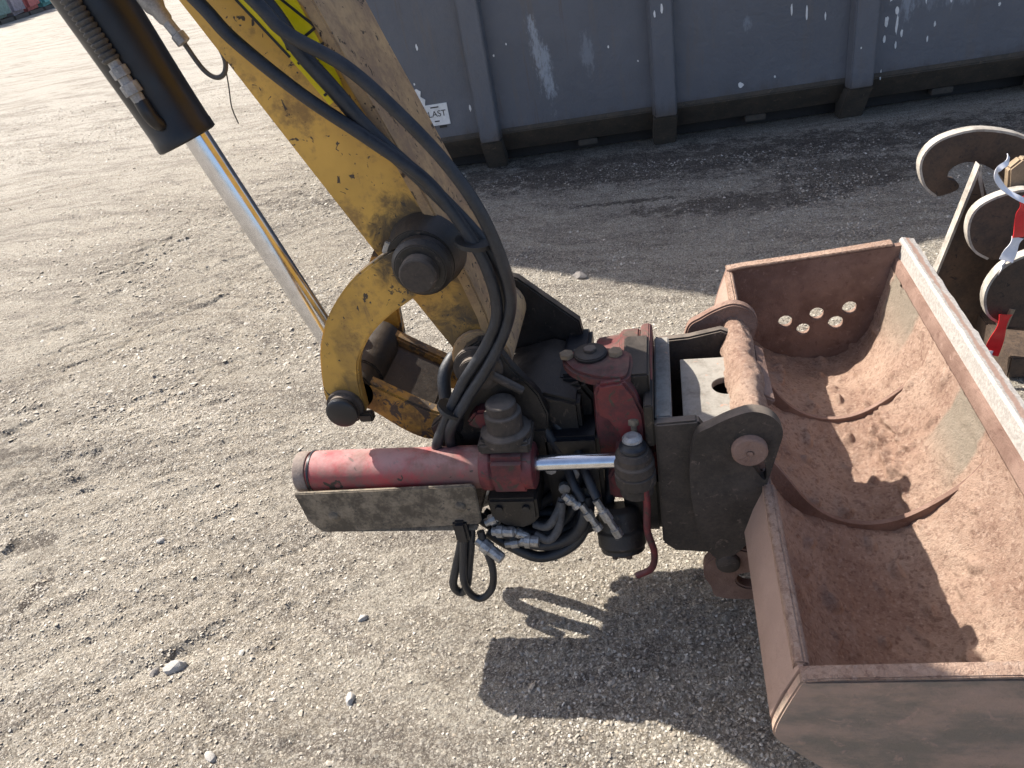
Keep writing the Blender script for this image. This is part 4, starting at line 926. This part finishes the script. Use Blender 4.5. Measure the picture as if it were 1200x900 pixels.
# countless small gravel pressed into the yard: one mesh
def gravel():
    rs = np.random.RandomState(5)
    bv = np.array([(1, 0, 0), (-1, 0, 0), (0, 1, 0), (0, -1, 0), (0, 0, 1), (.75, .7, .25), (-.7, .75, .3), (-.72, -.7, .2), (.7, -.75, .3)], np.float32)
    bf = np.array([(4, 0, 5), (4, 5, 2), (4, 2, 6), (4, 6, 1), (4, 1, 7), (4, 7, 3), (4, 3, 8), (4, 8, 0)])
    PX, PY, PR = [], [], []
    def scatter(n, x0, x1, y0, y1, a, b_, p):
        px_ = rs.uniform(x0, x1, n); py_ = rs.uniform(y0, y1, n); r_ = a * (b_ / a) ** (rs.rand(n) ** p)
        dens = vn(px_, py_, 1.3, 31) + .7 * vn(px_, py_, 4, 32) + .4 * vn(px_, py_, 11, 33)
        keep = rs.rand(n) < np.clip(.62 + 1.5 * dens, .12, 1)
        PX.append(px_[keep]); PY.append(py_[keep]); PR.append(r_[keep])
    scatter(125000, -2.3, .6, .55, 2.3, .0013, .0042, 1.9)
    scatter(60000, -3.1, 2.0, 2.0, 4.5, .0022, .0062, 2.0)
    scatter(1300, -2.6, .6, .6, 3.2, .0045, .0085, 1.8)
    scatter(46000, -8.5, -1.2, 2.2, 9.5, .004, .0115, 1.9)
    px_, py_, r_ = map(np.concatenate, (PX, PY, PR)); n = len(px_)
    m = len(bv); V_ = np.empty((n, m, 3), np.float32)
    q_ = bv[None] * (1 + .5 * (rs.rand(n, m, 1) - .5)) * (r_[:, None, None] * np.stack([1 + .5 * rs.rand(n), .75 + .3 * rs.rand(n), .45 + .4 * rs.rand(n)], -1)[:, None])
    an = rs.rand(n) * 6.283; c_, s_ = np.cos(an)[:, None], np.sin(an)[:, None]
    tx, ty = (rs.rand(n, 1) - .5) * .9, (rs.rand(n, 1) - .5) * .9
    V_[..., 0] = q_[..., 0] * c_ - q_[..., 1] * s_ + px_[:, None]; V_[..., 1] = q_[..., 0] * s_ + q_[..., 1] * c_ + py_[:, None]
    V_[..., 2] = q_[..., 2] + tx * q_[..., 0] + ty * q_[..., 1] + (ground_z(px_, py_) + r_ * .02)[:, None]
    F_ = (bf[None] + (np.arange(n) * m)[:, None, None]).reshape(-1, 3).astype(np.int32)
    me_ = bpy.data.meshes.new('gravel'); me_.vertices.add(n * m); me_.vertices.foreach_set('co', V_.ravel())
    me_.loops.add(F_.size); me_.loops.foreach_set('vertex_index', F_.ravel())
    me_.polygons.add(len(F_)); me_.polygons.foreach_set('loop_start', np.arange(0, F_.size, 3, dtype=np.int32)); me_.polygons.foreach_set('loop_total', np.full(len(F_), 3, dtype=np.int32))
    me_.update(calc_edges=True); me_.materials.append(M['grit'])
    o = bpy.data.objects.new('gravel', me_); col.objects.link(o)
    tag(o, 'fine mixed gravel pressed into the compacted yard', 'gravel', kind='stuff')
gravel()

# ------------------------------------------------------------------ scrap bales at the far edge of the yard
fd = Vector((-24.98 + 23.49, 32.56 - 27.49, 0)).normalized()      # along the row
fb = Vector((-23.494, 27.487, 0))
lbl = ['faded green bale at the left end of the far row', 'grey bale next to the green one in the far row', 'dark grey bale in the middle of the far row', 'red bale standing in the far row', 'teal bale right of the red one in the far row', 'pale grey bale at the right end of the far row']
for i, (t, w, h, m_) in enumerate(((-.9, .9, 1.5, 'bale_grey'), (.35, 1.1, 1.6, 'bale_green'), (1.7, 1.2, 1.3, 'bale_grey'), (3.15, 1.3, 1.55, 'bale_red'), (4.75, 1.3, 1.2, 'bale_teal'), (6.3, 1.3, 1.4, 'bale_grey'))):
    p = fb + fd * (t + w / 2) + Vector((-.5, -.15, 0))
    rt_ = Matrix.Rotation(math.atan2(fd.y, fd.x), 3, 'Z')
    bl = thing('scrap_bale', tuple(p), lbl[i], 'bale', 'bales at the far edge of the yard')
    bb = B(); bb.box(p + Vector((0, 0, .16 + h / 2)), (w, 1.0, h), rt_)
    bb.build('bale', m_, bl, bevel=.12, seg=2, jitter=.08)
    pp = B()
    for k in (-.4, 0, .4): pp.box(p + rt_ @ Vector((0, k, .0)) + Vector((0, 0, .07)), (w + .05, .14, .14), rt_)
    pp.build('pallet', 'pallet', bl)

for o in bpy.data.objects:
    if '_base' in o: del o['_base']
